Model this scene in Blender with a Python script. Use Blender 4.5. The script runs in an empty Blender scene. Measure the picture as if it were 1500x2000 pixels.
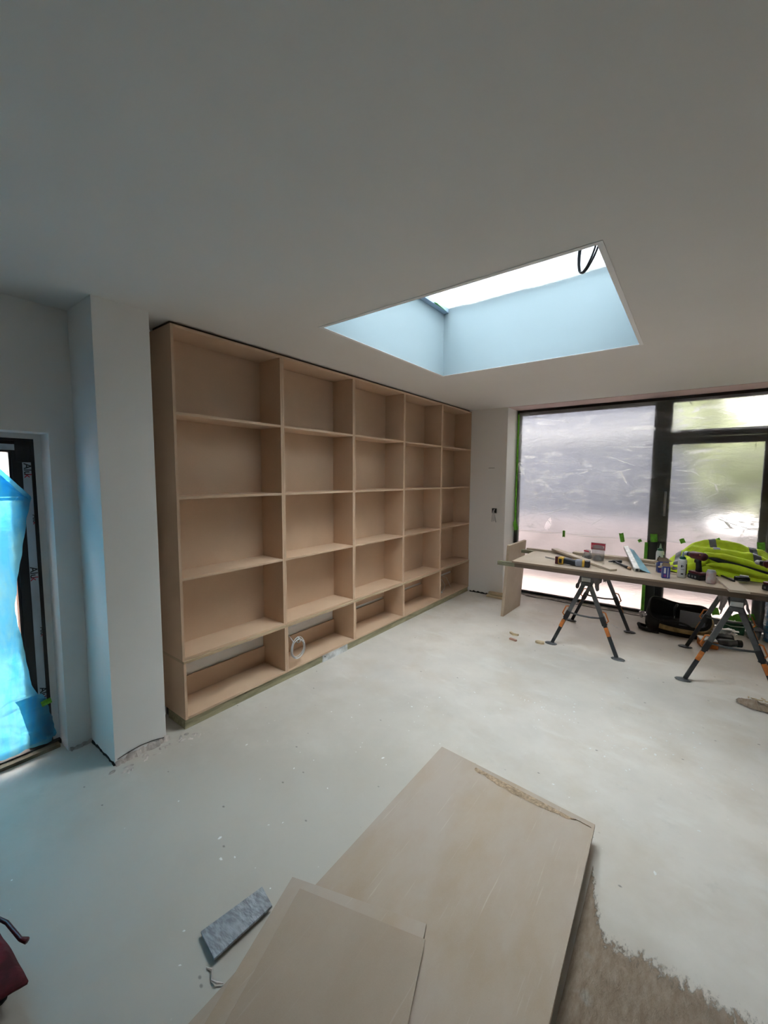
import bpy, bmesh, math, random
from mathutils import Vector, Matrix, noise

# ------------------------------------------------------------------ camera
SC = bpy.context.scene
COL = SC.collection
YAW, PITCH, ROLL, CAMH, FPX = 0.6482, -0.0861, 0.006, 1.7283, 801.5
cam_data = bpy.data.cameras.new('camera'); cam = bpy.data.objects.new('camera', cam_data); COL.objects.link(cam)
cam_data.sensor_fit = 'HORIZONTAL'; cam_data.sensor_width = 36.0; cam_data.lens = FPX / 1500 * 36
cam_data.clip_start = 0.02; cam_data.clip_end = 200
_cy, _sy, _cp, _sp, _cr, _sr = math.cos(YAW), math.sin(YAW), math.cos(PITCH), math.sin(PITCH), math.cos(ROLL), math.sin(ROLL)
_f = Vector((-_sy, _cy, 0)); _r = Vector((_cy, _sy, 0)); _u = Vector((0, 0, 1))
_f2 = _f * _cp + _u * _sp; _u2 = _u * _cp - _f * _sp
_r3 = _r * _cr + _u2 * _sr; _u3 = _u2 * _cr - _r * _sr
cam.matrix_world = Matrix(((_r3.x, _u3.x, -_f2.x, 0), (_r3.y, _u3.y, -_f2.y, 0), (_r3.z, _u3.z, -_f2.z, CAMH), (0, 0, 0, 1)))
SC.camera = cam
# ------------------------------------------------------------------ sky and exposure
SC.view_settings.view_transform = 'Standard'; SC.view_settings.look = 'None'
SC.view_settings.gamma = 1.0; SC.view_settings.use_curve_mapping = False
SC.view_settings.exposure = 1.05
world = bpy.data.worlds.new('overcast_sky'); SC.world = world; world.use_nodes = True
wn = world.node_tree.nodes; wl = world.node_tree.links
for n in list(wn): wn.remove(n)
w_out = wn.new('ShaderNodeOutputWorld'); w_bg = wn.new('ShaderNodeBackground'); w_tc = wn.new('ShaderNodeTexCoord')
w_sep = wn.new('ShaderNodeSeparateXYZ'); w_ramp = wn.new('ShaderNodeValToRGB')
wl.new(w_tc.outputs['Generated'], w_sep.inputs[0]); wl.new(w_sep.outputs['Z'], w_ramp.inputs[0])
w_ramp.color_ramp.elements[0].position = 0.0; w_ramp.color_ramp.elements[0].color = (0.98, 0.95, 0.91, 1)
w_ramp.color_ramp.elements[1].position = 1.0; w_ramp.color_ramp.elements[1].color = (0.93, 0.95, 0.95, 1)
wl.new(w_ramp.outputs[0], w_bg.inputs[0]); w_bg.inputs[1].default_value = 13.0
wl.new(w_bg.outputs[0], w_out.inputs[0])
SC.cycles.use_denoising = True
SC.cycles.max_bounces = 10; SC.cycles.diffuse_bounces = 6; SC.cycles.transmission_bounces = 8; SC.cycles.transparent_max_bounces = 16
SC.cycles.sample_clamp_indirect = 6.0


def portal(name, loc, rot, sx, sy):
    d = bpy.data.lights.new(name, 'AREA'); d.shape = 'RECTANGLE'; d.size = sx; d.size_y = sy
    o = bpy.data.objects.new(name, d); o.location = loc; o.rotation_euler = rot; COL.objects.link(o)
    d.cycles.is_portal = True
    return o


portal('sky_portal', (-1.19, 2.77, 3.45), (0, 0, 0), 1.7, 1.7)
portal('sky_portal', (0.3, 6.30, 1.36), (-math.pi / 2, 0, 0), 5.0, 2.7)
portal('sky_portal', (-3.42, .25, 1.0), (0, -math.pi / 2, 0), 2.0, 1.1)

# ------------------------------------------------------------------ materials
MATS = {}


def mat(name, color, rough=0.6, metal=0.0, var=0.0, vscale=8.0, bump=0.0, bscale=60.0, spec=0.5, stretch=None, col2=None, detail=5.0):
    if name in MATS: return MATS[name]
    m = bpy.data.materials.new(name); m.use_nodes = True; nt = m.node_tree; b = nt.nodes['Principled BSDF']
    b.inputs['Base Color'].default_value = (*color, 1); b.inputs['Roughness'].default_value = rough
    b.inputs['Metallic'].default_value = metal; b.inputs['Specular IOR Level'].default_value = spec
    tc = mp = None
    if var or bump:
        tc = nt.nodes.new('ShaderNodeTexCoord'); mp = nt.nodes.new('ShaderNodeMapping')
        nt.links.new(tc.outputs['Object'], mp.inputs[0])
        if stretch: mp.inputs['Scale'].default_value = stretch
    if var:
        nz = nt.nodes.new('ShaderNodeTexNoise'); nz.inputs['Scale'].default_value = vscale; nz.inputs['Detail'].default_value = detail
        nt.links.new(mp.outputs[0], nz.inputs['Vector'])
        mx = nt.nodes.new('ShaderNodeMix'); mx.data_type = 'RGBA'
        c2 = col2 or tuple(c * (1 - var) for c in color)
        c1 = tuple(min(1, c * (1 + var * 0.6)) for c in color)
        rp = nt.nodes.new('ShaderNodeValToRGB'); rp.color_ramp.elements[0].position = 0.36; rp.color_ramp.elements[1].position = 0.64
        nt.links.new(nz.outputs[0], rp.inputs[0]); nt.links.new(rp.outputs[0], mx.inputs[0])
        mx.inputs[6].default_value = (*c2, 1); mx.inputs[7].default_value = (*c1, 1)
        nt.links.new(mx.outputs[2], b.inputs['Base Color'])
    if bump:
        nb = nt.nodes.new('ShaderNodeTexNoise'); nb.inputs['Scale'].default_value = bscale; nb.inputs['Detail'].default_value = 6
        nt.links.new(mp.outputs[0], nb.inputs['Vector'])
        bp = nt.nodes.new('ShaderNodeBump'); bp.inputs['Strength'].default_value = bump; bp.inputs['Distance'].default_value = 0.01
        nt.links.new(nb.outputs[0], bp.inputs['Height']); nt.links.new(bp.outputs[0], b.inputs['Normal'])
    MATS[name] = m
    return m


class NT:
    """tiny helper for longer node graphs"""
    def __init__(s, name):
        s.m = bpy.data.materials.new(name); s.m.use_nodes = True; s.t = s.m.node_tree
        s.n = s.t.nodes; s.l = s.t.links; s.b = s.n['Principled BSDF']; s.out = s.n['Material Output']
        s.tc = s.n.new('ShaderNodeTexCoord'); MATS[name] = s.m
    def link(s, a, b): s.l.new(a, b)
    def mapping(s, scale=(1, 1, 1), rot=(0, 0, 0), loc=(0, 0, 0), src='Object'):
        k = s.n.new('ShaderNodeMapping'); k.inputs['Scale'].default_value = scale; k.inputs['Rotation'].default_value = rot
        k.inputs['Location'].default_value = loc; s.link(s.tc.outputs[src], k.inputs[0]); return k.outputs[0]
    def noise(s, vec, scale, detail=6, rough=0.55, dist=0.0):
        k = s.n.new('ShaderNodeTexNoise'); k.inputs['Scale'].default_value = scale; k.inputs['Detail'].default_value = detail
        k.inputs['Roughness'].default_value = rough; k.inputs['Distortion'].default_value = dist; s.link(vec, k.inputs['Vector']); return k.outputs[0]
    def voro(s, vec, scale, feature='F1', out='Distance'):
        k = s.n.new('ShaderNodeTexVoronoi'); k.feature = feature; k.inputs['Scale'].default_value = scale; s.link(vec, k.inputs['Vector']); return k.outputs[out]
    def ramp(s, fac, stops):
        k = s.n.new('ShaderNodeValToRGB'); e = k.color_ramp.elements
        while len(e) < len(stops): e.new(0.5)
        for el, (p, c) in zip(e, stops):
            el.position = p; el.color = (c, c, c, 1) if isinstance(c, (int, float)) else (*c, 1)
        s.link(fac, k.inputs[0]); return k.outputs[0]
    def mix(s, fac, a, b, mode='MIX'):
        k = s.n.new('ShaderNodeMix'); k.data_type = 'RGBA'; k.blend_type = mode
        for v, i in ((fac, 0), (a, 6), (b, 7)):
            if isinstance(v, (int, float)): k.inputs[i].default_value = v if i == 0 else (v, v, v, 1)
            elif isinstance(v, tuple): k.inputs[i].default_value = (*v, 1)
            else: s.link(v, k.inputs[i])
        return k.outputs[2]
    def math(s, op, a, b=0.0):
        k = s.n.new('ShaderNodeMath'); k.operation = op
        for v, i in ((a, 0), (b, 1)):
            if isinstance(v, (int, float)): k.inputs[i].default_value = v
            else: s.link(v, k.inputs[i])
        return k.outputs[0]
    def bump(s, h, strength=0.3, dist=0.01):
        k = s.n.new('ShaderNodeBump'); k.inputs['Strength'].default_value = strength; k.inputs['Distance'].default_value = dist
        s.link(h, k.inputs['Height']); return k.outputs[0]


# bare MDF: tan, fine fibre, faint blotches
def mdf(name, dark, light, dust=0.0, dustcol=(0.5, 0.45, 0.4), rough=0.62):
    g = NT(name); v = g.mapping()
    c = g.mix(g.ramp(g.noise(v, 3.0, 4), [(0.3, 0.0), (0.7, 1.0)]), dark, light)
    f = g.noise(g.mapping((1, 1, 1)), 380, 3)
    c = g.mix(g.ramp(f, [(0.35, 0.0), (0.65, 0.22)]), c, tuple(x * 0.72 for x in dark))
    if dust:
        d = g.ramp(g.noise(g.mapping((1.6, 0.8, 1), (0, 0, 0.25)), 1.6, 9, 0.6), [(0.38, dust * .1), (0.60, dust)])
        c = g.mix(d, c, dustcol)
        sc = g.ramp(g.noise(g.mapping((60, 1.6, 1), (0, 0, 0.45)), 1.6, 5, 0.6), [(0.62, 0.0), (0.70, dust * 0.6)])
        c = g.mix(sc, c, tuple(min(1, x * 1.25) for x in dustcol))
    g.link(c, g.b.inputs['Base Color']); g.b.inputs['Roughness'].default_value = rough; g.b.inputs['Specular IOR Level'].default_value = 0.35
    g.link(g.bump(f, 0.06, 0.002), g.b.inputs['Normal'])
    return g.m


MDF = mdf('bare_mdf', (0.60, 0.42, 0.285), (0.66, 0.47, 0.33))
MDF_EDGE = mdf('mdf_cut_edge', (0.44, 0.33, 0.21), (0.54, 0.41, 0.27))
MDF_DUSTY = mdf('dusty_mdf', (0.38, 0.285, 0.20), (0.42, 0.32, 0.23), dust=0.85, dustcol=(0.43, 0.365, 0.315))
MDF_DUSTY2 = mdf('dusty_mdf_sheet', (0.35, 0.265, 0.195), (0.38, 0.29, 0.215), dust=0.4, dustcol=(0.41, 0.345, 0.29))
MDF_DARK = mdf('dark_edge_and_gap_shade', (0.075, 0.05, 0.035), (0.11, 0.075, 0.05))  # dark batten tone, also the painted shade in the shelving gap
MDF_EDGE_SHADE = mdf('shaded_board_edge', (0.17, 0.115, 0.08), (0.23, 0.16, 0.11))  # board brown with the shade of the front edge put into it
MDF_BENCH = mdf('bench_mdf', (0.40, 0.31, 0.22), (0.50, 0.40, 0.30), dust=0.5, dustcol=(0.52, 0.45, 0.38))

# painted plaster
def plaster(name, col, col2, bump=0.05):
    g = NT(name); v = g.mapping()
    c = g.mix(g.ramp(g.noise(v, 0.9, 5), [(0.35, 0.0), (0.65, 1.0)]), col, col2)
    g.link(c, g.b.inputs['Base Color']); g.b.inputs['Roughness'].default_value = 0.85; g.b.inputs['Specular IOR Level'].default_value = 0.25
    g.link(g.bump(g.noise(v, 55, 5), bump, 0.004), g.b.inputs['Normal'])
    return g.m


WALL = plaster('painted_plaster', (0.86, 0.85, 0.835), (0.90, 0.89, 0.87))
WALL_GREY = plaster('grey_plaster', (0.85, 0.82, 0.79), (0.89, 0.86, 0.83))
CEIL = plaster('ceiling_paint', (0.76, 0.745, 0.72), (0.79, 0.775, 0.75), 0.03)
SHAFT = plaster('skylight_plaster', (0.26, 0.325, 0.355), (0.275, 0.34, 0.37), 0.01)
PINK = plaster('pink_plasterboard', (0.56, 0.42, 0.41), (0.64, 0.49, 0.47))

# screed floor
g = NT('levelled_screed'); v = g.mapping()
base = g.mix(g.ramp(g.noise(v, 0.55, 6, 0.6), [(0.34, 0.0), (0.66, 1.0)]), (0.57, 0.535, 0.495), (0.80, 0.745, 0.68))
base = g.mix(g.ramp(g.noise(g.mapping((1, 1, 1), (0, 0, 0.5), (3, 1, 0)), 1.7, 8, 0.62), [(0.48, 0.0), (0.70, 0.6)]), base, (0.56, 0.48, 0.39))
base = g.mix(g.ramp(g.noise(g.mapping((1, 2.4, 1), (0, 0, 0.9), (7, 2, 0)), 2.2, 9, 0.6), [(0.56, 0.0), (0.7, 0.4)]), base, (0.80, 0.79, 0.75))
base = g.mix(g.ramp(g.noise(g.mapping((1, 1, 1), (0, 0, 0), (9, 5, 0)), 5.5, 8, 0.7), [(0.60, 0.0), (0.78, 0.5)]), base, (0.46, 0.45, 0.42))
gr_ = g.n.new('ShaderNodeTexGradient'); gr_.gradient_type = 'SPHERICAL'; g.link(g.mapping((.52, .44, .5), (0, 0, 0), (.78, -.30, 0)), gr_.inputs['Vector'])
vignette_shade = g.math('MULTIPLY', g.ramp(g.math('ADD', gr_.outputs['Fac'], g.math('MULTIPLY', g.noise(g.mapping((1, 1, 1), (0, 0, .7), (6, 3, 0)), 1.8, 9, 0.65), .55)), [(0.30, 0.0), (0.80, 1.0)]), .8)
base = g.mix(vignette_shade, base, (0.44, 0.41, 0.36))  # painted shade: floor darkens softly toward the near left, like a vignette
sp = g.voro(g.mapping((1, 1, 1), (0, 0, 0.3)), 17)
msk = g.noise(g.mapping((1, 1, 1), (0, 0, 0), (2, 8, 0)), 1.3, 4)
spk = g.math('MULTIPLY', g.ramp(sp, [(0.035, 1.0), (0.075, 0.0)]), g.ramp(msk, [(0.50, 0.0), (0.56, 1.0)]))
base = g.mix(spk, base, (0.86, 0.87, 0.85))
sp2 = g.voro(g.mapping((1, 1.5, 1), (0, 0, 1.3), (4, 4, 0)), 6)
base = g.mix(g.math('MULTIPLY', g.ramp(sp2, [(0.03, 1.0), (0.06, 0.0)]), 0.8), base, (0.2, 0.18, 0.16))
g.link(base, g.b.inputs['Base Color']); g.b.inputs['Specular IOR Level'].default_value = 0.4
g.link(g.ramp(g.noise(v, 2.5, 6), [(0.3, 0.42), (0.7, 0.7)]), g.b.inputs['Roughness'])
g.link(g.bump(g.noise(v, 26, 8, 0.65), 0.12, 0.006), g.b.inputs['Normal'])
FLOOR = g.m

g = NT('sawdust'); v = g.mapping((3.2, 1.0, 1), (0, 0, -0.75))
c = g.mix(g.ramp(g.noise(v, 14, 8, 0.65), [(0.35, 0.0), (0.65, 1.0)]), (0.30, 0.225, 0.165), (0.42, 0.335, 0.26))
c = g.mix(g.ramp(g.noise(g.mapping((1, 1, 1), (0, 0, 0), (2, 0, 0)), 6, 6), [(0.60, 0.0), (0.70, 0.7)]), c, (0.46, 0.44, 0.40))
g.link(c, g.b.inputs['Base Color']); g.b.inputs['Roughness'].default_value = 0.95; g.b.inputs['Specular IOR Level'].default_value = 0.1
g.link(g.bump(g.noise(v, 30, 8, 0.7), 0.9, 0.014), g.b.inputs['Normal'])
at = g.n.new('ShaderNodeAttribute'); at.attribute_name = 'cover'
cov = g.math('ADD', at.outputs['Fac'], g.math('MULTIPLY', g.math('SUBTRACT', g.noise(g.mapping((2.2, 1.0, 1), (0, 0, -.75)), 26, 8, .7), .5), 1.1))
g.link(g.ramp(cov, [(0.34, 0.0), (0.56, 1.0)]), g.b.inputs['Alpha'])
SAWDUST = g.m

# treated softwood with knots
g = NT('treated_timber'); v = g.mapping((1, 0.12, 1))
c = g.mix(g.ramp(g.noise(v, 30, 6, 0.6, 1.2), [(0.35, 0.0), (0.65, 1.0)]), (0.24, 0.22, 0.13), (0.40, 0.36, 0.23))
kn = g.voro(g.mapping((1, 1, 1.6)), 3.3)
c = g.mix(g.ramp(kn, [(0.05, 1.0), (0.10, 0.0)]), c, (0.10, 0.06, 0.035))
g.link(c, g.b.inputs['Base Color']); g.b.inputs['Roughness'].default_value = 0.7
TIMBER = g.m
TIMBER_X = mat('green_batten', (0.17, 0.16, 0.10), 0.75, var=0.35, vscale=14, stretch=(0.4, 3, 3), bump=0.2)
PALEWOOD = mat('pale_softwood', (0.55, 0.43, 0.27), 0.7, var=0.25, vscale=9, stretch=(0.5, 3, 3))

BLACK_ALU = mat('black_aluminium', (0.018, 0.019, 0.021), 0.45, 0.0, var=0.3, vscale=5, bump=0.05)
BLACK_PL = mat('black_plastic', (0.012, 0.012, 0.014), 0.5)
BLACK_FAB = mat('black_fabric', (0.012, 0.012, 0.013), 0.9, bump=0.5, bscale=90)
TAN_FAB = mat('tan_fabric', (0.36, 0.25, 0.11), 0.85, var=0.4, vscale=20, bump=0.5, bscale=90)
GREY_MET = mat('grey_painted_steel', (0.10, 0.105, 0.11), 0.42, 0.4, var=0.2, vscale=20)
DARK_MET = mat('dark_painted_steel', (0.022, 0.025, 0.03), 0.42, 0.3)
ORANGE = mat('orange_plastic', (0.55, 0.17, 0.03), 0.5, var=0.25, vscale=20)
YELLOW = mat('yellow_plastic', (0.60, 0.36, 0.04), 0.5, var=0.25, vscale=30)
STEEL = mat('bright_steel', (0.62, 0.63, 0.65), 0.35, 0.55, var=0.2, vscale=12)
ALU = mat('scuffed_aluminium', (0.60, 0.60, 0.58), 0.42, 0.55, var=0.25, vscale=30, bump=0.1)
WHITE_PL = mat('white_plastic', (0.70, 0.70, 0.68), 0.45)
CABLE_W = mat('white_cable', (0.66, 0.66, 0.66), 0.5)
CABLE_D = mat('dark_cable', (0.045, 0.05, 0.06), 0.5)
GREEN_T = mat('green_tape', (0.16, 0.52, 0.04), 0.6, var=0.2, vscale=40)
MAROON = mat('maroon_plastic', (0.085, 0.012, 0.018), 0.35, var=0.3, vscale=30)
HIVIS = mat('hi_vis_fabric', (0.60, 0.78, 0.02), 0.8, var=0.15, vscale=10, bump=0.35, bscale=35)
REFLECT = mat('reflective_tape', (0.13, 0.135, 0.15), 0.45, 0.2, var=0.2, vscale=20)
GREYCLOTH = mat('grey_plastic_cloth', (0.14, 0.135, 0.13), 0.55, var=0.4, vscale=12, bump=0.5, bscale=25)
GREYPANEL = mat('blue_grey_panel', (0.20, 0.21, 0.26), 0.55)
GREENBAG = mat('green_bag', (0.02, 0.12, 0.065), 0.7, var=0.3, vscale=20, bump=0.4)
BLUEPL = mat('blue_plastic', (0.02, 0.20, 0.42), 0.45)
CARD = mat('brown_cardboard', (0.26, 0.19, 0.13), 0.85, var=0.15, vscale=20)
BOXBLUE = mat('blue_printed_card', (0.035, 0.05, 0.24), 0.5)
BOXWHITE = mat('white_printed_card', (0.62, 0.62, 0.64), 0.6)
GREENCAP = mat('green_cap', (0.01, 0.10, 0.06), 0.5)
INK = mat('black_ink', (0.01, 0.01, 0.012), 0.6)
INKRED = mat('red_ink', (0.45, 0.015, 0.03), 0.6)
INKWHITE = mat('white_ink', (0.75, 0.75, 0.75), 0.6)
TAPEFILM = mat('pale_protective_film', (0.42, 0.47, 0.52), 0.35, var=0.12, vscale=5)
REDFAB = mat('dark_red_fabric', (0.10, 0.006, 0.012), 0.85, var=0.5, vscale=16, bump=0.6, bscale=25)
PLASTERCHIP = mat('plaster_chips', (0.60, 0.54, 0.50), 0.95, var=0.4, vscale=12, bump=0.6, bscale=30)
MORTARDARK = mat('dark_gap', (0.03, 0.026, 0.024), 0.95)
TILE = mat('grey_foil_face', (0.36, 0.38, 0.41), 0.42, 0.35, var=0.35, vscale=28, stretch=(1, 3, 1), bump=0.5, bscale=60)
CANMAT = mat('printed_can', (0.52, 0.34, 0.37), 0.34, 0.45, var=0.3, vscale=26, col2=(0.66, 0.66, 0.68))
BLUE_REFLECTION = mat('blue_reflection_blade', (0.20, 0.42, 0.56), 0.35, 0.4, var=0.2, vscale=18)  # the blue that the metal reflects is put into its base colour
WOODH = mat('wooden_handle', (0.42, 0.24, 0.12), 0.6)
OBJ_RED = mat('red_print', (0.48, 0.03, 0.06), 0.5)
SCREWS = mat('dark_screws', (0.08, 0.085, 0.09), 0.4, 0.6, var=0.6, vscale=60, bump=0.8, bscale=90)


def glassy(name, tint=(1, 1, 1), gloss=0.08, rough=0.02, milky=0.0):
    g = NT(name); g.n.remove(g.b)
    t = g.n.new('ShaderNodeBsdfTransparent'); t.inputs[0].default_value = (*tint, 1)
    gl = g.n.new('ShaderNodeBsdfGlossy'); gl.inputs['Roughness'].default_value = rough
    fr = g.n.new('ShaderNodeFresnel'); fr.inputs[0].default_value = 1.45
    m1 = g.n.new('ShaderNodeMixShader'); g.link(g.math('MULTIPLY', fr.outputs[0], gloss / 0.04 * 0.5), m1.inputs[0]); g.link(t.outputs[0], m1.inputs[1]); g.link(gl.outputs[0], m1.inputs[2])
    o = m1.outputs[0]
    if milky:
        d = g.n.new('ShaderNodeBsdfDiffuse'); d.inputs[0].default_value = (0.8, 0.8, 0.8, 1)
        m2 = g.n.new('ShaderNodeMixShader'); m2.inputs[0].default_value = milky
        g.link(o, m2.inputs[1]); g.link(d.outputs[0], m2.inputs[2]); o = m2.outputs[0]
    g.link(o, g.out.inputs[0]); return g.m


GLASS = glassy('clear_glass')
CLEARPL = glassy('clear_plastic', (0.9, 0.9, 0.9), 0.2, 0.15, milky=0.22)


def sheet_mat(name, tint, haze=0.45, rough=0.45, ior=1.18, creases=True, crease_amt=0.5, clear=0.0, cr_scale=1.0, milk=(0.9, 0.9, 0.9), tint2=None):
    """thin polythene: scatters what is behind it, with whitish creases and scuffs"""
    g = NT(name); g.n.remove(g.b); v = g.mapping()
    n1 = g.noise(g.mapping((1.0 * cr_scale, 1.0, 2.4 * cr_scale), (0, 0.12, 0)), 3.2, 10, 0.66, 1.0)
    cr = g.voro(g.mapping((1.3 * cr_scale, 1.3 * cr_scale, 3.6 * cr_scale), (0.1, 0.25, 0), (1, 2, 3)), 1.15, 'DISTANCE_TO_EDGE')
    line = g.ramp(cr, [(0.0, 1.0), (0.016, 0.0)])
    msk = g.ramp(g.noise(v, 2.1, 4), [(0.52, 0.0), (0.62, 1.0)])
    line = g.math('MULTIPLY', line, msk)
    scuff = g.math('ADD', g.math('MULTIPLY', g.ramp(g.noise(g.mapping((1, 1, 2.5)), 24, 8, 0.75), [(0.52, 0.0), (0.64, 1.0)]), .5), g.ramp(g.noise(g.mapping((.7, 1, 2.4), (0, .15, 0), (2, 2, 7)), 6, 9, 0.7, 1.5), [(0.50, 0.0), (0.66, 1.0)]))
    scuff = g.math('MULTIPLY', scuff, g.ramp(g.noise(g.mapping((1, 1, 1), (0, 0, 0), (5, 5, 5)), 1.4, 5), [(0.36, 0.0), (0.6, 1.0)]))
    amt = g.math('ADD', g.ramp(n1, [(0.3, max(0, haze - 0.16)), (0.7, haze + 0.16)]), g.math('MULTIPLY', g.math('ADD', line, g.math('MULTIPLY', scuff, 0.7)), crease_amt if creases else 0.0))
    amt = g.math('MINIMUM', amt, 1.0)
    bmp = g.bump(g.math('ADD', n1, g.math('MULTIPLY', line, 0.3)), 0.25, 0.03)
    rf = g.n.new('ShaderNodeBsdfRefraction'); rf.inputs['Color'].default_value = (*tint, 1); rf.inputs['Roughness'].default_value = rough; rf.inputs['IOR'].default_value = ior
    g.link(bmp, rf.inputs['Normal'])
    tr = g.n.new('ShaderNodeBsdfTranslucent'); tr.inputs['Color'].default_value = (*[a * b for a, b in zip(tint, milk)], 1)
    df = g.n.new('ShaderNodeBsdfDiffuse'); df.inputs['Color'].default_value = (*[a * b * 0.8 for a, b in zip(tint, milk)], 1); g.link(bmp, df.inputs['Normal'])
    tm = g.n.new('ShaderNodeMixShader'); tm.inputs[0].default_value = 0.25; g.link(tr.outputs[0], tm.inputs[1]); g.link(df.outputs[0], tm.inputs[2])
    tp = g.n.new('ShaderNodeBsdfTransparent'); tp.inputs[0].default_value = (*tint, 1)
    if tint2:
        tn = g.mix(g.ramp(g.noise(g.mapping((1, 1.0, .22), (0.25, 0, 0)), 7.5, 7, 0.65, 1.2), [(0.38, 0.0), (0.62, 1.0)]), tint, tint2)
        g.link(tn, rf.inputs['Color']); g.link(tn, tr.inputs['Color']); g.link(tn, df.inputs['Color'])
    m0 = g.n.new('ShaderNodeMixShader'); m0.inputs[0].default_value = clear; g.link(rf.outputs[0], m0.inputs[1]); g.link(tp.outputs[0], m0.inputs[2])
    m1 = g.n.new('ShaderNodeMixShader'); g.link(amt, m1.inputs[0]); g.link(m0.outputs[0], m1.inputs[1]); g.link(tm.outputs[0], m1.inputs[2])
    gl = g.n.new('ShaderNodeBsdfGlossy'); gl.inputs['Roughness'].default_value = 0.25; g.link(bmp, gl.inputs['Normal'])
    m2 = g.n.new('ShaderNodeMixShader'); m2.inputs[0].default_value = 0.05; g.link(m1.outputs[0], m2.inputs[1]); g.link(gl.outputs[0], m2.inputs[2])
    g.link(m2.outputs[0], g.out.inputs[0])
    return g.m


FILM = sheet_mat('milky_polythene', (0.95, 0.94, 0.95), haze=0.10, rough=0.5, ior=1.22, clear=0.0, crease_amt=1.5)
FILM_LOW = sheet_mat('thin_dusty_film', (0.98, 0.94, 0.92), haze=0.20, rough=0.42, ior=1.2, crease_amt=0.15)
FILM_SKY = sheet_mat('skylight_polythene', (0.80, 0.88, 0.92), haze=0.35, rough=0.4, ior=1.1, crease_amt=0.25, cr_scale=1.6, clear=0.35)
FILM_BLUE = sheet_mat('blue_polythene', (0.05, 0.36, 0.66), haze=0.6, rough=0.42, ior=1.2, crease_amt=0.3, cr_scale=2.0, tint2=(0.12, 0.40, 0.53))
FILM_CLEAR = sheet_mat('clear_wrap', (0.9, 0.95, 0.97), haze=0.25, rough=0.1, ior=1.05, clear=0.6, cr_scale=3.0)

# ------------------------------------------------------------------ geometry helpers
def rotm(rz=0.0, ry=0.0, rx=0.0): return (Matrix.Rotation(rz, 3, 'Z') @ Matrix.Rotation(ry, 3, 'Y') @ Matrix.Rotation(rx, 3, 'X'))


def box(bm, x0, x1, y0, y1, z0, z1, R=None, c=None):
    vs = []
    for x in (x0, x1):
        for y in (y0, y1):
            for z in (z0, z1):
                p = Vector((x, y, z))
                if R is not None:
                    cc = Vector(c) if c is not None else Vector((0, 0, 0)); p = R @ (p - cc) + cc
                vs.append(bm.verts.new(p))
    for f in ((0, 1, 3, 2), (4, 6, 7, 5), (0, 4, 5, 1), (2, 3, 7, 6), (0, 2, 6, 4), (1, 5, 7, 3)): bm.faces.new([vs[i] for i in f])
    return vs


def cbox(bm, c, s, R=None):
    R = R or Matrix.Identity(3); c = Vector(c); vs = []
    for x in (-.5, .5):
        for y in (-.5, .5):
            for z in (-.5, .5): vs.append(bm.verts.new(c + R @ Vector((x * s[0], y * s[1], z * s[2]))))
    for f in ((0, 1, 3, 2), (4, 6, 7, 5), (0, 4, 5, 1), (2, 3, 7, 6), (0, 2, 6, 4), (1, 5, 7, 3)): bm.faces.new([vs[i] for i in f])


def beam(bm, a, b, w, d, up=(0, 0, 1), w2=None, d2=None):
    a, b = Vector(a), Vector(b); t = (b - a).normalized(); s = t.cross(Vector(up))
    if s.length < 1e-4: s = t.cross(Vector((0, 1, 0)))
    s.normalize(); n = s.cross(t); w2 = w2 or w; d2 = d2 or d; vs = []
    for p, ww, dd in ((a, w, d), (b, w2, d2)):
        for i, j in ((-1, -1), (1, -1), (1, 1), (-1, 1)): vs.append(bm.verts.new(p + s * i * ww / 2 + n * j * dd / 2))
    for f in ((3, 2, 1, 0), (4, 5, 6, 7), (0, 1, 5, 4), (1, 2, 6, 5), (2, 3, 7, 6), (3, 0, 4, 7)): bm.faces.new([vs[i] for i in f])


def tube(bm, pts, r, seg=8, closed=False, caps=True):
    pts = [Vector(p) for p in pts]; n = len(pts); rings = []
    nrm = None
    for i, p in enumerate(pts):
        if closed: t = (pts[(i + 1) % n] - pts[i - 1]).normalized()
        else: t = (pts[min(i + 1, n - 1)] - pts[max(i - 1, 0)]).normalized()
        if nrm is None:
            nrm = t.cross(Vector((0, 0, 1)))
            if nrm.length < 1e-3: nrm = t.cross(Vector((1, 0, 0)))
            nrm.normalize()
        nrm = (nrm - t * nrm.dot(t)).normalized(); bn = t.cross(nrm)
        rr = r[i] if isinstance(r, (list, tuple)) else r
        rings.append([bm.verts.new(p + (nrm * math.cos(a) + bn * math.sin(a)) * rr) for a in (2 * math.pi * k / seg for k in range(seg))])
    m = n if closed else n - 1
    for i in range(m):
        a, b = rings[i], rings[(i + 1) % n]
        for k in range(seg): bm.faces.new((a[k], a[(k + 1) % seg], b[(k + 1) % seg], b[k]))
    if caps and not closed:
        bm.faces.new(rings[0][::-1]); bm.faces.new(rings[-1])


def lathe(bm, prof, c=(0, 0, 0), seg=20, R=None, sx=1, sy=1):
    c = Vector(c); R = R or Matrix.Identity(3); rings = []
    for r, z in prof:
        if r < 1e-5: rings.append([bm.verts.new(c + R @ Vector((0, 0, z)))])
        else: rings.append([bm.verts.new(c + R @ Vector((r * sx * math.cos(2 * math.pi * k / seg), r * sy * math.sin(2 * math.pi * k / seg), z))) for k in range(seg)])
    for a, b in zip(rings, rings[1:]):
        for k in range(seg):
            k2 = (k + 1) % seg
            if len(a) == 1 and len(b) == 1: continue
            if len(a) == 1: bm.faces.new((a[0], b[k2], b[k]))
            elif len(b) == 1: bm.faces.new((a[k], a[k2], b[0]))
            else: bm.faces.new((a[k], a[k2], b[k2], b[k]))


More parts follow.
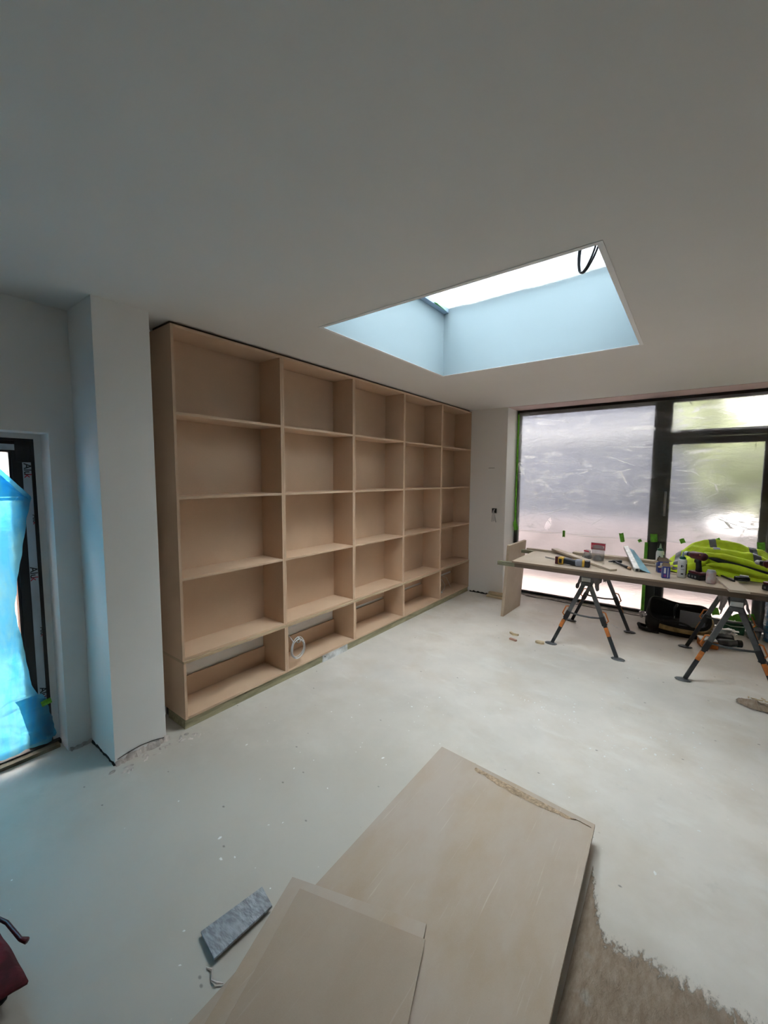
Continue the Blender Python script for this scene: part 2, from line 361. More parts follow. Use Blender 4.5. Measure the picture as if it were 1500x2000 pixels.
def prism(bm, poly, z0, z1, R=None, c=(0, 0, 0)):
    R = R or Matrix.Identity(3); c = Vector(c)
    lo = [bm.verts.new(c + R @ Vector((x, y, z0))) for x, y in poly]; hi = [bm.verts.new(c + R @ Vector((x, y, z1))) for x, y in poly]
    n = len(poly); bm.faces.new(lo[::-1]); bm.faces.new(hi)
    for i in range(n): bm.faces.new((lo[i], lo[(i + 1) % n], hi[(i + 1) % n], hi[i]))


def grid(bm, f, nu, nv, keep=None):
    vs = [[None] * (nv + 1) for _ in range(nu + 1)]
    for i in range(nu + 1):
        for j in range(nv + 1): vs[i][j] = bm.verts.new(f(i / nu, j / nv))
    for i in range(nu):
        for j in range(nv):
            if keep and not keep((i + .5) / nu, (j + .5) / nv): continue
            bm.faces.new((vs[i][j], vs[i + 1][j], vs[i + 1][j + 1], vs[i][j + 1]))
    if keep:
        for v in [v for v in bm.verts if not v.link_faces]: bm.verts.remove(v)
    return vs


def obj(name, bm, m, parent=None, smooth=False, bev=0.0, solid=0.0, loc=None, normals=True):
    if normals: bmesh.ops.recalc_face_normals(bm, faces=bm.faces[:])
    me = bpy.data.meshes.new(name); bm.to_mesh(me); bm.free()
    for x in (m if isinstance(m, (list, tuple)) else [m]): me.materials.append(x)
    if smooth:
        for p in me.polygons: p.use_smooth = True
    o = bpy.data.objects.new(name, me); COL.objects.link(o)
    if parent is not None: o.parent = parent
    if loc: o.location = loc
    if bev:
        b = o.modifiers.new('bevel', 'BEVEL'); b.width = bev; b.segments = 2; b.limit_method = 'ANGLE'; b.angle_limit = 0.6
    if solid:
        b = o.modifiers.new('solid', 'SOLIDIFY'); b.thickness = solid; b.offset = 0
    return o


def B(name, boxes, m, parent=None, bev=0.0):
    bm = bmesh.new()
    for b in boxes: box(bm, *b)
    return obj(name, bm, m, parent, bev=bev)


def tag(o, label, cat, group=None, kind=None):
    o['label'] = label; o['category'] = cat
    if group: o['group'] = group
    if kind: o['kind'] = kind
    return o


def thing(name, label, cat, loc=(0, 0, 0), rz=0.0, group=None):
    o = bpy.data.objects.new(name, None); o.empty_display_size = 0.1; COL.objects.link(o)
    o.location = loc; o.rotation_euler = (0, 0, rz)
    return tag(o, label, cat, group)


def struct(o): o['kind'] = 'structure'; return o


def copy_tree(o, parent=None):
    c = o.copy(); COL.objects.link(c); c.parent = parent
    for ch in list(o.children): copy_tree(ch, c)
    return c


def text(name, s, size, m, parent, M, extrude=0.0004, align='LEFT'):
    cu = bpy.data.curves.new('letters', 'FONT'); cu.body = s; cu.size = size; cu.extrude = extrude; cu.align_x = align; cu.resolution_u = 3; cu.offset = size * 0.012
    t = bpy.data.objects.new('letters', cu); COL.objects.link(t)
    me = bpy.data.meshes.new_from_object(t.evaluated_get(bpy.context.evaluated_depsgraph_get()))
    bpy.data.objects.remove(t)
    me.transform(M); me.materials.clear(); me.materials.append(m)
    o = bpy.data.objects.new(name, me); COL.objects.link(o)
    if parent is not None: o.parent = parent
    return o


def nz(x, y=0.0, z=0.0): return noise.noise(Vector((x, y, z)))


# ------------------------------------------------------------------ room shell
H = 2.70
XB, YB0, YB1 = -2.679, 1.3064, 5.660          # bookcase front plane and its two ends
XW = -2.967                                   # wall behind the bookcase
YW, YG = 5.669, 6.042                         # room face and window plane of the far wall
XCOL, YC0, YC1 = -2.665, 0.878, 1.1753
XD, XDF = -3.042, -3.205                      # wall with the side door; its frame plane
SX0, SX1, SY0, SY1 = -2.008, -0.376, 1.964, 3.581
YJ, ZD = 0.752, 1.972                         # jamb and head of side door
XR, YN = 4.6, -5.0

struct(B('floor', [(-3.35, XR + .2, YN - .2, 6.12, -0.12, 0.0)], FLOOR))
bm = bmesh.new()
for b in ((-3.4, SX0 - .012, YN - .2, 6.12), (SX1 + .012, XR + .2, YN - .2, 6.12), (SX0 - .012, SX1 + .012, YN - .2, SY0 - .012), (SX0 - .012, SX1 + .012, SY1 + .012, 6.12)):
    box(bm, b[0], b[1], b[2], b[3], H, H + 0.10)
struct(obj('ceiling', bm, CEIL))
struct(B('wall_left', [(-3.4, XW, YC1 + .0, 6.12, 0, H)], WALL))
struct(B('wall_column', [(-3.4, XCOL, YC0, YC1, 0.0, H)], WALL))
struct(B('wall_door_side', [(-3.36, XD, YJ, YC0, 0, H), (-3.36, XD, -.20, YJ, ZD, H), (-3.36, XD, YN, -.20, 0, H)], WALL))
struct(B('wall_back', [(XW, -2.14, YW, 6.12, 0.012, H)], WALL_GREY))
struct(B('wall_right', [(XR, XR + .2, YN - .2, 6.12, 0, H)], WALL))
struct(B('wall_near', [(-3.36, XR, YN - .2, YN, 0, H)], WALL))
struct(B('wall_far_right', [(2.35, XR, YW, 6.12, 0, H)], WALL))
# pink, unpainted plasterboard soffit over the glazing
struct(B('trim_1', [(-2.14, 2.35, YW + .004, YG - .002, H - .004, H - .0005)], PINK))
# reveal skim board on the left of the glazing (bright edge)
struct(B('trim_2', [(-2.141, -2.137, YW - .002, YG - 0.002, 0.012, H - .004)], WALL))

# torn, unfinished skim along the foot of the column and the back wall
def ragged(name, a, b, n, hgt, m, th=0.006, seed=0, out=(1, 0)):
    rnd = random.Random(seed); bm = bmesh.new(); a = Vector(a); b = Vector(b); up = Vector((0, 0, 1)); o = Vector((*out, 0)); row = []
    for i in range(n + 1):
        t = i / n; p = a.lerp(b, t); h = hgt * (0.45 + 0.9 * rnd.random()); d = th * (0.6 + 1.2 * rnd.random())
        row.append([bm.verts.new(p), bm.verts.new(p + o * d * 2.4), bm.verts.new(p + o * d + up * h * .7), bm.verts.new(p + up * h)])
    for r, s in zip(row, row[1:]):
        for k in range(3): bm.faces.new((r[k], s[k], s[k + 1], r[k + 1]))
    bm.faces.new(row[0]); bm.faces.new(row[-1][::-1])
    return obj(name, bm, m)


struct(ragged('baseboard_column', (XCOL, YC0, 0), (XCOL, YC1 + .02, 0), 22, 0.032, PLASTERCHIP, 0.006, 3))
struct(ragged('baseboard_column_side', (XD, YC0, 0), (XCOL, YC0, 0), 16, 0.012, MORTARDARK, 0.002, 5, (0, -1)))
struct(ragged('baseboard_nook', (XD, YJ + .01, 0), (XD, YC0, 0), 10, 0.018, PLASTERCHIP, 0.006, 6))
struct(ragged('baseboard_back', (XB + .03, YW, 0), (-2.15, YW, 0), 24, 0.022, MORTARDARK, 0.004, 9, (0, -1)))
for pts in (((XCOL + .003, .89, .034), (XCOL + .003, .95, .045), (XCOL + .003, 1.02, .052), (XCOL + .003, 1.09, .046), (XCOL + .003, 1.16, .03)),):
    bm = bmesh.new(); tube(bm, pts, 0.0022, 5); struct(obj('trim_crack', bm, MORTARDARK))
# thin broken skim of levelling compound spilling past the column
bm = bmesh.new(); rnd = random.Random(12)
def chip(bm, x, y, sx, sy, h, rz, rnd, n=8):
    ring = []; c = bm.verts.new((x, y, h))
    for k in range(n):
        a = 2 * math.pi * k / n; r = 0.6 + 0.6 * rnd.random(); px, py = sx * r * math.cos(a), sy * r * math.sin(a)
        ring.append(bm.verts.new((x + px * math.cos(rz) - py * math.sin(rz), y + px * math.sin(rz) + py * math.cos(rz), 0.0008)))
    for k in range(n): bm.faces.new((ring[k], ring[(k + 1) % n], c))
for k in range(26):
    t = rnd.random(); chip(bm, -2.66 + .02 + .10 * rnd.random(), .84 + t * .5, .010 + .03 * rnd.random(), .006 + .012 * rnd.random(), .003 + .006 * rnd.random(), rnd.random() * 3, rnd)
tag(obj('plaster_debris', bm, PLASTERCHIP), 'crumbled plaster bits along the foot of the white column', 'debris', kind='stuff')
bm = bmesh.new(); rnd = random.Random(41)
for k in range(300):
    t = rnd.random(); x = -1.1 + 1.9 * t; y = 3.12 - .2 * t + .55 * (rnd.random() - .5) * rnd.random() * 1.6
    if rnd.random() < .3: x, y = -0.9 + 2.2 * rnd.random(), 1.9 + 2.2 * rnd.random()
    if rnd.random() < .35: x, y = -2.5 + 2.2 * rnd.random(), 0.6 + 4.2 * rnd.random()
    if -1.35 < x < -.2 and y < 2.25: continue
    if .3 < x < .7 and 3.95 < y < 4.35: continue
    s = .0035 + .009 * rnd.random() ** 2; chip(bm, x, y, s, s * .6, .002, rnd.random() * 3, rnd, 5)
tag(obj('paint_flecks', bm, mat('white_fleck', (0.8, 0.8, 0.78), 0.8)), 'white flecks of filler and paint scattered over the grey floor', 'flecks', kind='stuff')

# ------------------------------------------------------------------ skylight
sky = thing('window_3', 'deep square rooflight shaft with pale boards and film over its top', 'skylight', (0, 0, 0)); del sky['category'], sky['label']; struct(sky)
ZS, ZT = 2.815, 3.335
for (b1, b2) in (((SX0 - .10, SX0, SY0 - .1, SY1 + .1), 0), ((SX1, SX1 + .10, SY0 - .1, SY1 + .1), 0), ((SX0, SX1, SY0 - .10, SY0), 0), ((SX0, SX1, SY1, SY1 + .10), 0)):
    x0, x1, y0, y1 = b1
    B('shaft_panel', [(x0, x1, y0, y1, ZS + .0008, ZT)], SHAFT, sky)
# lower lining boards stand 3 mm proud so that the joint reads
e = 0.008
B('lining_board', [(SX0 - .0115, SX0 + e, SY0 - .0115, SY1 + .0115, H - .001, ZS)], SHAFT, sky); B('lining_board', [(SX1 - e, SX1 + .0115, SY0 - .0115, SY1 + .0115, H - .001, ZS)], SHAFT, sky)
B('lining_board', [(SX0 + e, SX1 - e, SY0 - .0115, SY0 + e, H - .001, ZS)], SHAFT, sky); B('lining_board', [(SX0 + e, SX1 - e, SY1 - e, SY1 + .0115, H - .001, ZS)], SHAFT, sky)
GREYFRAME = mat('pale_grey_frame', (0.32, 0.42, 0.55), 0.5)
B('roof_frame', [(SX0 - .08, SX0 + .03, SY0 - .08, SY1 + .08, ZT + .02, ZT + .08), (SX1 - .03, SX1 + .08, SY0 - .08, SY1 + .08, ZT + .02, ZT + .08),
                 (SX0, SX1, SY0 - .08, SY0 + .03, ZT + .02, ZT + .08), (SX0, SX1, SY1 - .03, SY1 + .08, ZT + .02, ZT + .08)], GREYFRAME, sky)
B('frame_trim', [(SX0, SX0 + .05, SY0, SY1, ZT - .06, ZT - .02)], GREYFRAME, sky)
B('pane', [(SX0 - .05, SX1 + .05, SY0 - .05, SY1 + .05, ZT + .09, ZT + .10)], GLASS, sky)
# roof deck round it
struct(B('trim_roof_deck', [(-4.2, SX0 - .1, YN - .5, 6.2, 3.0, 3.1), (SX1 + .1, XR + .5, YN - .5, 6.2, 3.0, 3.1), (SX0 - .1, SX1 + .1, YN - .5, SY0 - .1, 3.0, 3.1), (SX0 - .1, SX1 + .1, SY1 + .1, 6.2, 3.0, 3.1)], mat('roof_felt', (0.12, 0.12, 0.12), 0.9)))
BEAD = mat('white_corner_bead', (.9, .9, .9), .6)
for bx in ((SX0 - .016, SX0 + .009, SY0 - .016, SY1 + .016), (SX1 - .009, SX1 + .016, SY0 - .016, SY1 + .016), (SX0 + .009, SX1 - .009, SY0 - .016, SY0 + .009), (SX0 + .009, SX1 - .009, SY1 - .009, SY1 + .016)):
    B('corner_bead', [(*bx, H - .003, H - .0011)], BEAD, sky)
film_s = thing('polythene_sheet', 'crumpled whitish polythene taped under the rooflight glass', 'plastic sheet', (-1.19, 2.77, 3.29))
bm = bmesh.new()
def fs(u, v):
    x = (SX0 + .055) + u * (SX1 - SX0 - .06); y = SY0 + .005 + v * (SY1 - SY0 - .01)
    sag = 0.035 * math.sin(math.pi * v) * (0.5 + nz(u * 4, v * 3)) + 0.02 * nz(u * 9, v * 6, 3) + 0.012 * abs(nz(u * 30 - v * 14, v * 5, 7))
    edge = 0.018 * nz(u * 7, 5.5) - 0.012 * math.sin(math.pi * u)
    z = 3.30 + sag * (1 - v) + edge + (0.02 * u)
    return Vector((x + 1.19, y - 2.77, z - 3.29))
grid(bm, fs, 60, 40); obj('sheet', bm, FILM_SKY, film_s, smooth=True)
def taped(parent, c, w, h, normal='y', rz=0.0, dz=0.0, seed=0, name='tape_tab'):
    """slightly curled strip of tape; c in the parent's frame"""
    rnd = random.Random(seed); bm = bmesh.new(); c = Vector(c); cr, sr = math.cos(rz), math.sin(rz)
    def f(u, v):
        a, b = (u - .5) * w, (v - .5) * h
        a, b = a * cr - b * sr, a * sr + b * cr
        k = -abs(u - .5) * .01 - .003 * nz(u * 3 + seed, v * 3)
        b += (0.25 * h) * (abs(u - .5) ** 2) * (1 if seed % 2 else -1)
        return c + (Vector((a, k - .003, b)) if normal == 'y' else Vector((.004 - k, a, b)) if normal == 'x' else Vector((a, b, -.003 + k)))
    grid(bm, f, 4, 5); return obj(name, bm, GREEN_T, parent, solid=0.0008)
taped(film_s, (-.775, .66, -.005), .035, .25, 'z', .1, seed=3); taped(film_s, (-.58, .22, .01), .05, .14, 'z', .35, seed=4)

lo = thing('cable_loop', 'dark grey cable hanging in a loop in the rooflight corner', 'cable', (-.435, 2.05, 2.76))
bm = bmesh.new()
def loop(cx, cz, rx, rz_, tilt, yo, n=28, a0=0, a1=2 * math.pi):
    out = []
    for k in range(n):
        a = a0 + (a1 - a0) * k / n; x, z = rx * math.cos(a), rz_ * math.sin(a)
        out.append((cx + x * math.cos(tilt) - z * math.sin(tilt), yo + .012 * math.sin(a * 2), cz + x * math.sin(tilt) + z * math.cos(tilt)))
    return out
tube(bm, loop(-.002, -.01, .034, .115, -.18, 0), .0045, 7, closed=True); tube(bm, loop(.004, -.012, .036, .112, -.22, .01), .0045, 7, closed=True)
obj('cable', bm, CABLE_D, lo, smooth=True)
bm = bmesh.new(); tube(bm, [(.050, -.07, .42), (.047, -.05, .36), (.038, -.03, .25), (.03, -.01, .10), (.028, 0, .03)], .0045, 7); obj('cable_tail', bm, CABLE_D, lo, smooth=True)

# ------------------------------------------------------------------ far glazing
win = thing('window_1', '', '', (0, YG, 0)); del win['category'], win['label']; struct(win)
fy0, fy1 = 0.02, 0.10
def W(name, bx, m=BLACK_ALU, par=None, bev=.003): return B(name, [(x0, x1, fy0 if y0 is None else y0, fy1 if y1 is None else y1, z0, z1) for (x0, x1, y0, y1, z0, z1) in bx], m, par or win, bev=bev)
W('head_rail', [(-2.155, 2.35, None, None, 2.632, 2.70)])
W('jamb', [(-2.155, -2.09, None, None, 0.035, 2.632)])
W('mullion', [(-.431, -.335, None, None, 0.035, 2.632)])
W('sill_rail', [(-2.155, -.431, None, None, 0.0, .035)])
W('glazing_bead', [(-2.09, -2.075, .03, .06, .05, 2.62), (-.447, -.431, .03, .06, .05, 2.62), (-2.09, -.431, .03, .06, 2.617, 2.632), (-2.09, -.431, .03, .06, .035, .05)])
W('pane', [(-2.075, -.447, .055, .065, .05, 2.617)], GLASS, bev=0)
win2 = thing('window_2', '', '', (0, YG, 0)); del win2['category'], win2['label']; struct(win2)
W('frame_post', [(-.3345, -.262, None, None, 0.03, 2.632)], par=win2); W('transom', [(-.262, 2.2, None, None, 2.215, 2.300)], par=win2); W('pane', [(-.262, 2.2, .055, .065, 2.30, 2.632)], GLASS, win2, 0)
W('end_post', [(2.2, 2.35, None, None, 0, 2.632)], par=win2)
d1 = thing('door_2', '', '', (0, YG, 0)); del d1['category'], d1['label']; struct(d1)
def leaf(root, x0, x1):
    W('top_rail', [(x0 + .072, x1 - .072, .0, .08, 2.132, 2.210)], par=root); W('bottom_rail', [(x0 + .072, x1 - .072, .0, .08, .03, .10)], par=root)
    W('stile', [(x0, x0 + .072, .0, .08, .03, 2.210)], par=root); W('stile', [(x1 - .072, x1, .0, .08, .03, 2.210)], par=root)
    W('pane', [(x0 + .072, x1 - .072, .035, .045, .10, 2.132)], GLASS, root, 0)
leaf(d1, -.316 + .0, .648)
h = bmesh.new(); cbox(h, (-.285, -.012, 1.42), (.028, .012, .30)); obj('handle_cover', h, mat('grey_film_strip', (.25, .25, .26), .4), d1, bev=.003)
d2 = thing('door_3', '', '', (0, YG, 0)); del d2['category'], d2['label']; struct(d2); leaf(d2, .652, 2.19)
struct(B('trim_threshold', [(-2.155, 2.35, YG - .05, YG + .11, -0.01, .012)], mat('dusty_sill', (.42, .38, .34), .8, var=.4, vscale=10)))
struct(ragged('baseboard_window', (-2.1, YG - .05, 0), (2.2, YG - .05, 0), 90, 0.016, PLASTERCHIP, 0.008, 19, (0, -1)))
bm = bmesh.new(); tube(bm, [(-1.9 + .06 * k, YG - .085 - .012 * math.sin(k * .9), .004) for k in range(26)], .004, 5); struct(obj('trim_gap_line', bm, MORTARDARK))

# polythene over the glazing, hung as one sheet down to about 0.96 m
pf = thing('polythene_sheet', 'milky creased polythene hung over the upper part of the far glazing', 'plastic sheet', (0, YG, 0))
bm = bmesh.new(); HOLE = (-1.635, 1.075)
def tear(a):   # teardrop, pointed at the top
    return (0.040 * math.sin(a) * (1 - .45 * math.cos(a)) + 0.022 * math.cos(a), 0.088 * math.cos(a))
outer = []
zt, zb = 2.66, .955
for k in range(41): outer.append((-2.10 + 4.35 * k / 40, zb + .006 * nz(k * .7, 3)))
for k in range(12): outer.append((2.25, zb + (zt - zb) * (k + 1) / 13))
for k in range(41): outer.append((2.25 - 4.35 * k / 40, zt))
for k in range(12): outer.append((-2.10, zt - (zt - zb) * (k + 1) / 13))
inner = []
for k in range(18):
    dx, dz = tear(2 * math.pi * k / 18); inner.append((HOLE[0] + dx, HOLE[1] + dz))
def ringv(pts): 
    vs = [bm.verts.new((x, -.010 - .005 * nz(x * 1.7, z * 1.3), z)) for x, z in pts]
    return vs, [bm.edges.new((vs[i], vs[(i + 1) % len(vs)])) for i in range(len(vs))]
v1, e1 = ringv(outer); v2, e2 = ringv(inner)
bmesh.ops.triangle_fill(bm, use_beauty=True, use_dissolve=False, edges=e1 + e2, normal=(0, -1, 0))
for f in bm.faces:
    if f.normal.y > 0: f.normal_flip()
obj('sheet', bm, FILM, pf, normals=False)
def ribbon(bm, pts, w):
    prev = None; n = len(pts)
    for i, p in enumerate(pts):
        a, b = pts[max(0, i - 1)], pts[min(n - 1, i + 1)]; dx, dz = b[0] - a[0], b[2] - a[2]; L = math.hypot(dx, dz) or 1
        ww = w * (.25 + .75 * math.sin(math.pi * (i + .5) / n)); nx, nz_ = -dz / L * ww, dx / L * ww
        cur = (bm.verts.new((p[0] - nx, p[1], p[2] - nz_)), bm.verts.new((p[0] + nx, p[1], p[2] + nz_)))
        if prev: bm.faces.new((prev[0], cur[0], cur[1], prev[1]))
        prev = cur


# rolled whitish hem and pulled creases
g = NT('white_crease'); g.n.remove(g.b); tr_ = g.n.new('ShaderNodeBsdfTranslucent'); tr_.inputs[0].default_value = (.95, .95, .95, 1); di_ = g.n.new('ShaderNodeBsdfDiffuse'); di_.inputs[0].default_value = (.9, .9, .9, 1)
mx_ = g.n.new('ShaderNodeMixShader'); mx_.inputs[0].default_value = .3; g.link(tr_.outputs[0], mx_.inputs[1]); g.link(di_.outputs[0], mx_.inputs[2]); g.link(mx_.outputs[0], g.out.inputs[0]); CRE = g.m
bm = bmesh.new()
for x0, x1 in ((-2.09, -1.45), (-1.42, -.75), (-.72, -.45), (-.30, .22), (.25, .60)):
    ribbon(bm, [(x0 + (x1 - x0) * t / 12, .004, .957 + .020 * math.sin(math.pi * t / 12) * (-1 if x0 < -1.3 else .6) + .012 * nz(t * .4, x0)) for t in range(13)], .0055)
obj('hem', bm, CRE, pf, smooth=True)
bm = bmesh.new()
def crease(pts, r=.0032):
    out = []
    for (a, b) in zip(pts, pts[1:]):
        for t in range(6): out.append((a[0] + (b[0] - a[0]) * t / 6 + .006 * nz(a[0] * 9 + t, a[1]), .004, a[1] + (b[1] - a[1]) * t / 6))
    out.append((pts[-1][0], .004, pts[-1][1])); ribbon(bm, out, r)
crease([(-1.95, 2.25), (-1.93, 1.9), (-1.925, 1.6), (-1.95, 1.33), (-2.0, 1.12), (-2.09, .985)])
crease([(-1.90, 2.1), (-1.905, 1.75), (-1.88, 1.55), (-1.82, 1.43)]); crease([(-1.82, 1.43), (-1.74, 1.52)]); crease([(-1.82, 1.43), (-1.85, 1.3)])
crease([(-2.02, 1.16), (-1.80, 1.26), (-1.68, 1.18), (-1.58, 1.02), (-1.43, .96)]); crease([(-2.03, 1.2), (-1.88, 1.15), (-1.72, 1.2)])
crease([(-1.66, 1.02), (-1.60, .975), (-1.43, .96)], .003); crease([(-2.0, 2.08), (-1.97, 1.5), (-1.985, 1.2)])
rnd = random.Random(77)
for k in range(26):
    x0 = rnd.uniform(-2.0, -.7) if k % 4 else rnd.uniform(-.2, .35); z = rnd.uniform(1.0, 2.5); a_ = rnd.uniform(-.25, .25) + (1.4 if k % 7 == 0 else 0); L_ = rnd.uniform(.06, .32)
    crease([(x0, z), (x0 + L_ * .5 * math.cos(a_), z + L_ * .5 * math.sin(a_) + .01), (x0 + L_ * math.cos(a_), z + L_ * math.sin(a_))], .0022)
for x0, x1, z in ((-1.93, -1.45, 1.40), (-1.95, -.47, 1.92), (-.28, .56, 1.93), (-1.9, -1.35, 1.52), (-1.5, -.9, 2.06), (-1.3, -.8, 1.68), (-1.15, -.72, 1.80), (-1.8, -1.3, 2.2), (-1.4, -.6, 1.27), (-1.75, -1.2, 1.62), (-1.0, -.5, 1.5), (-1.7, -1.1, 1.98), (-.2, .4, 1.6), (-.15, .5, 1.25)): crease([(x0, z), ((x0 + x1) / 2, z + .012), (x1, z - .005)], .0022)
cro = obj('crease', bm, CRE, pf, smooth=True); cro['kind'] = 'stuff'
rnd = random.Random(5)
taped(pf, (-2.110, -.012, 1.83), .028, 1.66, 'y', seed=0, name='tape_strip'); taped(pf, (-2.107, -.016, 1.01), .06, .13, 'y', .3, seed=1)
for i, (x, z, w, hh, r) in enumerate(((-1.422, .953, .034, .09, .0), (-.719, .962, .050, .115, .2), (-.52, .945, .04, .035, .5), (-.375, .99, .075, .10, .1), (-.088, .985, .05, .055, .4), (.234, 1.012, .065, .06, .5), (.299, .985, .055, .045, .6), (.607, .99, .065, .09, .1), (1.1, .98, .05, .06, .2))):
    taped(pf, (x, -.014, z), w, hh, 'y', r, seed=i + 2)
W('tape_strip', [(-.468, -.432, -.012, -.010, .04, .93)], GREEN_T, pf, 0)
for o in pf.children:
    pass
pl = thing('protective_film', 'thin clearer film on the glass below the hanging sheet', 'plastic film', (0, YG, 0))
bm = bmesh.new(); grid(bm, lambda u, v: Vector((-2.088 + u * 1.655, .012 + .002 * nz(u * 8, v * 5), .045 + v * .915)), 20, 10); obj('film', bm, FILM_LOW, pl, normals=False)
bm = bmesh.new(); grid(bm, lambda u, v: Vector((-.262 + u * 2.44, -.012 + .002 * nz(u * 8, v * 5), .02 + v * .935)), 20, 10); obj('film', bm, FILM_LOW, pl, normals=False)
for o in pl.children:
    bmf = o.data
    if bmf.polygons[0].normal.y > 0: bmf.flip_normals()
for i, (x, z, w, hh, r) in enumerate(((.262, .20, .07, .085, .25), (.40, .13, .07, .09, -.6), (.47, .16, .07, .10, .5), (.565, .19, .08, .07, .3), (.60, .08, .06, .09, .1))): taped(pl, (x, -.024, z), w, hh, 'y', r, seed=20 + i)

# ------------------------------------------------------------------ side door, blue sheet
sd = thing('door_1', '', '', (XDF, 0, 0)); del sd['category'], sd['label']; struct(sd)
BLK = mat('door_black_frame', (0.012, 0.014, 0.018), 0.4)
SILLB = mat('door_sill_black', (0.03, 0.035, 0.035), 0.5)
B('outer_strip', [(-.07, .006, .699, .716, .03, 1.925), (-.07, .006, -.14, .716, 1.925, 1.940)], BLK, sd, bev=.001)
B('reveal_board', [(-.07, .0, .716, YJ, 0, ZD), (-.07, .0, -.14, .716, 1.940, ZD)], WALL, sd)
B('jamb', [(-.07, -.002, .612, .699, .03, 1.925)], BLK, sd, bev=.002)
B('head_rail', [(-.07, -.002, -.14, .612, 1.858, 1.925)], BLK, sd, bev=.002)
fj = B('protective_film', [(-.001, .0015, .658, .698, .16, 1.80)], TAPEFILM, sd)
fh = B('protective_film', [(-.001, .0015, -.14, .628, 1.870, 1.905)], TAPEFILM, sd)
B('corner_cleat', [(-.003, .004, .627, .701, 1.80, 1.932)], BLK, sd, bev=.004)
B('leaf_stile', [(-.06, -.012, .600, .612, .03, 1.86)], BLK, sd)
B('sill', [(-.10, .03, -.20, YJ, -0.01, .028)], SILLB, sd, bev=.003)
B('pane', [(-.05, -.045, -.14, .60, .05, 1.858)], GLASS, sd)
B('door_post', [(-.07, -.002, -.20, -.14, 0, 1.94)], BLK, sd)
struct(B('trim_sill_batten', [(XDF + .03, XDF + .075, -.20, .735, 0.0, .020)], mat('old_batten', (.22, .20, .14), .8, var=.4, vscale=8)))
def aluk(y, z, s, parent=fj, cut=False):
    # reads downwards: turned 90 degrees clockwise on the jamb
    M = Matrix.Translation((.0022, y, z)) @ Matrix(((0, 0, 1, 0), (0, 1, 0, 0), (-1, 0, 0, 0), (0, 0, 0, 1)))
    M = M @ Matrix(((1, 0, 0, 0), (0, 1, 0, 0), (0, 0, 1, 0), (0, 0, 0, 1)))
    text('lettering', 'Alu', s, INK, parent, M)
    M2 = Matrix.Translation((.0022, y, z - s * 1.18)) @ Matrix(((0, 0, 1, 0), (0, 1, 0, 0), (-1, 0, 0, 0), (0, 0, 0, 1)))
    text('lettering', 'k', s, INKRED, parent, M2)
aluk(.6645, 1.815 - .02, .052); aluk(.6605, 1.165, .052); aluk(.668, .395, .050)
aluk(.690, 1.485, .036); aluk(.690, .78, .036)
text('lettering', 'Aluk', .045, INK, fh, Matrix.Translation((.0022, .45, 1.890)) @ Matrix(((0, 0, 1, 0), (1, 0, 0, 0), (0, 1, 0, 0), (0, 0, 0, 1))))

bs = thing('polythene_sheet', 'blue polythene sheet hanging in the side doorway with ragged edge', 'plastic sheet', (XDF + .05, 0, 0))
EDGE = [(1.758, .55), (1.60, .678), (1.58, .674), (1.40, .640), (1.117, .588), (.907, .566), (.776, .586), (.60, .602), (.445, .618), (.355, .66), (.20, .688), (.141, .700), (.085, .695)]
def yedge(z):
    for (z0, y0), (z1, y1) in zip(EDGE, EDGE[1:]):
        if z1 <= z <= z0: return y1 + (y0 - y1) * (z - z1) / (z0 - z1 + 1e-9)
    return EDGE[-1][1]
def ztop(y): return min(1.91, 1.758 - (y - .55) * 1.28)
bm = bmesh.new()
def fb(u, v):
    z = .060 + v * 1.53; ye = yedge(z) + .006 * nz(z * 14, 2); y = -.16 + (ye + .16) * u
    fold = .018 * max(0, .75 - z) * nz(y * 11 + z * 3, z * 14, 9) * 2.4 + .020 * nz(y * 6 + z * .6, z * 1.1, 2) + .012 * nz(y * 16, z * 3) + .008 * nz(y * 30 + z * 10, z * 22)
    if z < .30: fold *= 1 + (0.3 - z) * 2
    return Vector((fold * (1 - .5 * v) + .012, y, z - .006 * math.sin(y * 9)))
grid(bm, fb, 90, 90); obj('sheet', bm, FILM_BLUE, bs, smooth=True)
bm = bmesh.new()
def ff(u, v):
    y = -.16 + u * (.675 + .16); zt_ = ztop(y); z = 1.578 + (zt_ - 1.578) * v
    return Vector((.010 + .008 * nz(y * 7, z * 14), y, z))
grid(bm, ff, 60, 10); obj('folded_flap', bm, FILM_BLUE, bs, smooth=True)
bm = bmesh.new()
def fl(u, v):
    y = -.16 + u * (.66 + .16); return Vector((.022 + .008 * nz(y * 7, v * 3, 4), y, 1.60 + v * (ztop(y + .03) - 1.60)))
grid(bm, fl, 60, 8); obj('folded_flap', bm, FILM_BLUE, bs, smooth=True)
# narrow loose return of film along the ragged edge
bm = bmesh.new()
def fe(u, v):
    z = .09 + v * .30; ye = yedge(z); return Vector((.03 + .01 * nz(v * 6), ye - .11 + u * (.125 + .01 * nz(v * 8)), z))
grid(bm, fe, 8, 16); obj('loose_corner', bm, FILM_BLUE, bs, smooth=True)
taped(bs, (.036, .675, .33), .05, .035, 'x', .2, seed=5)

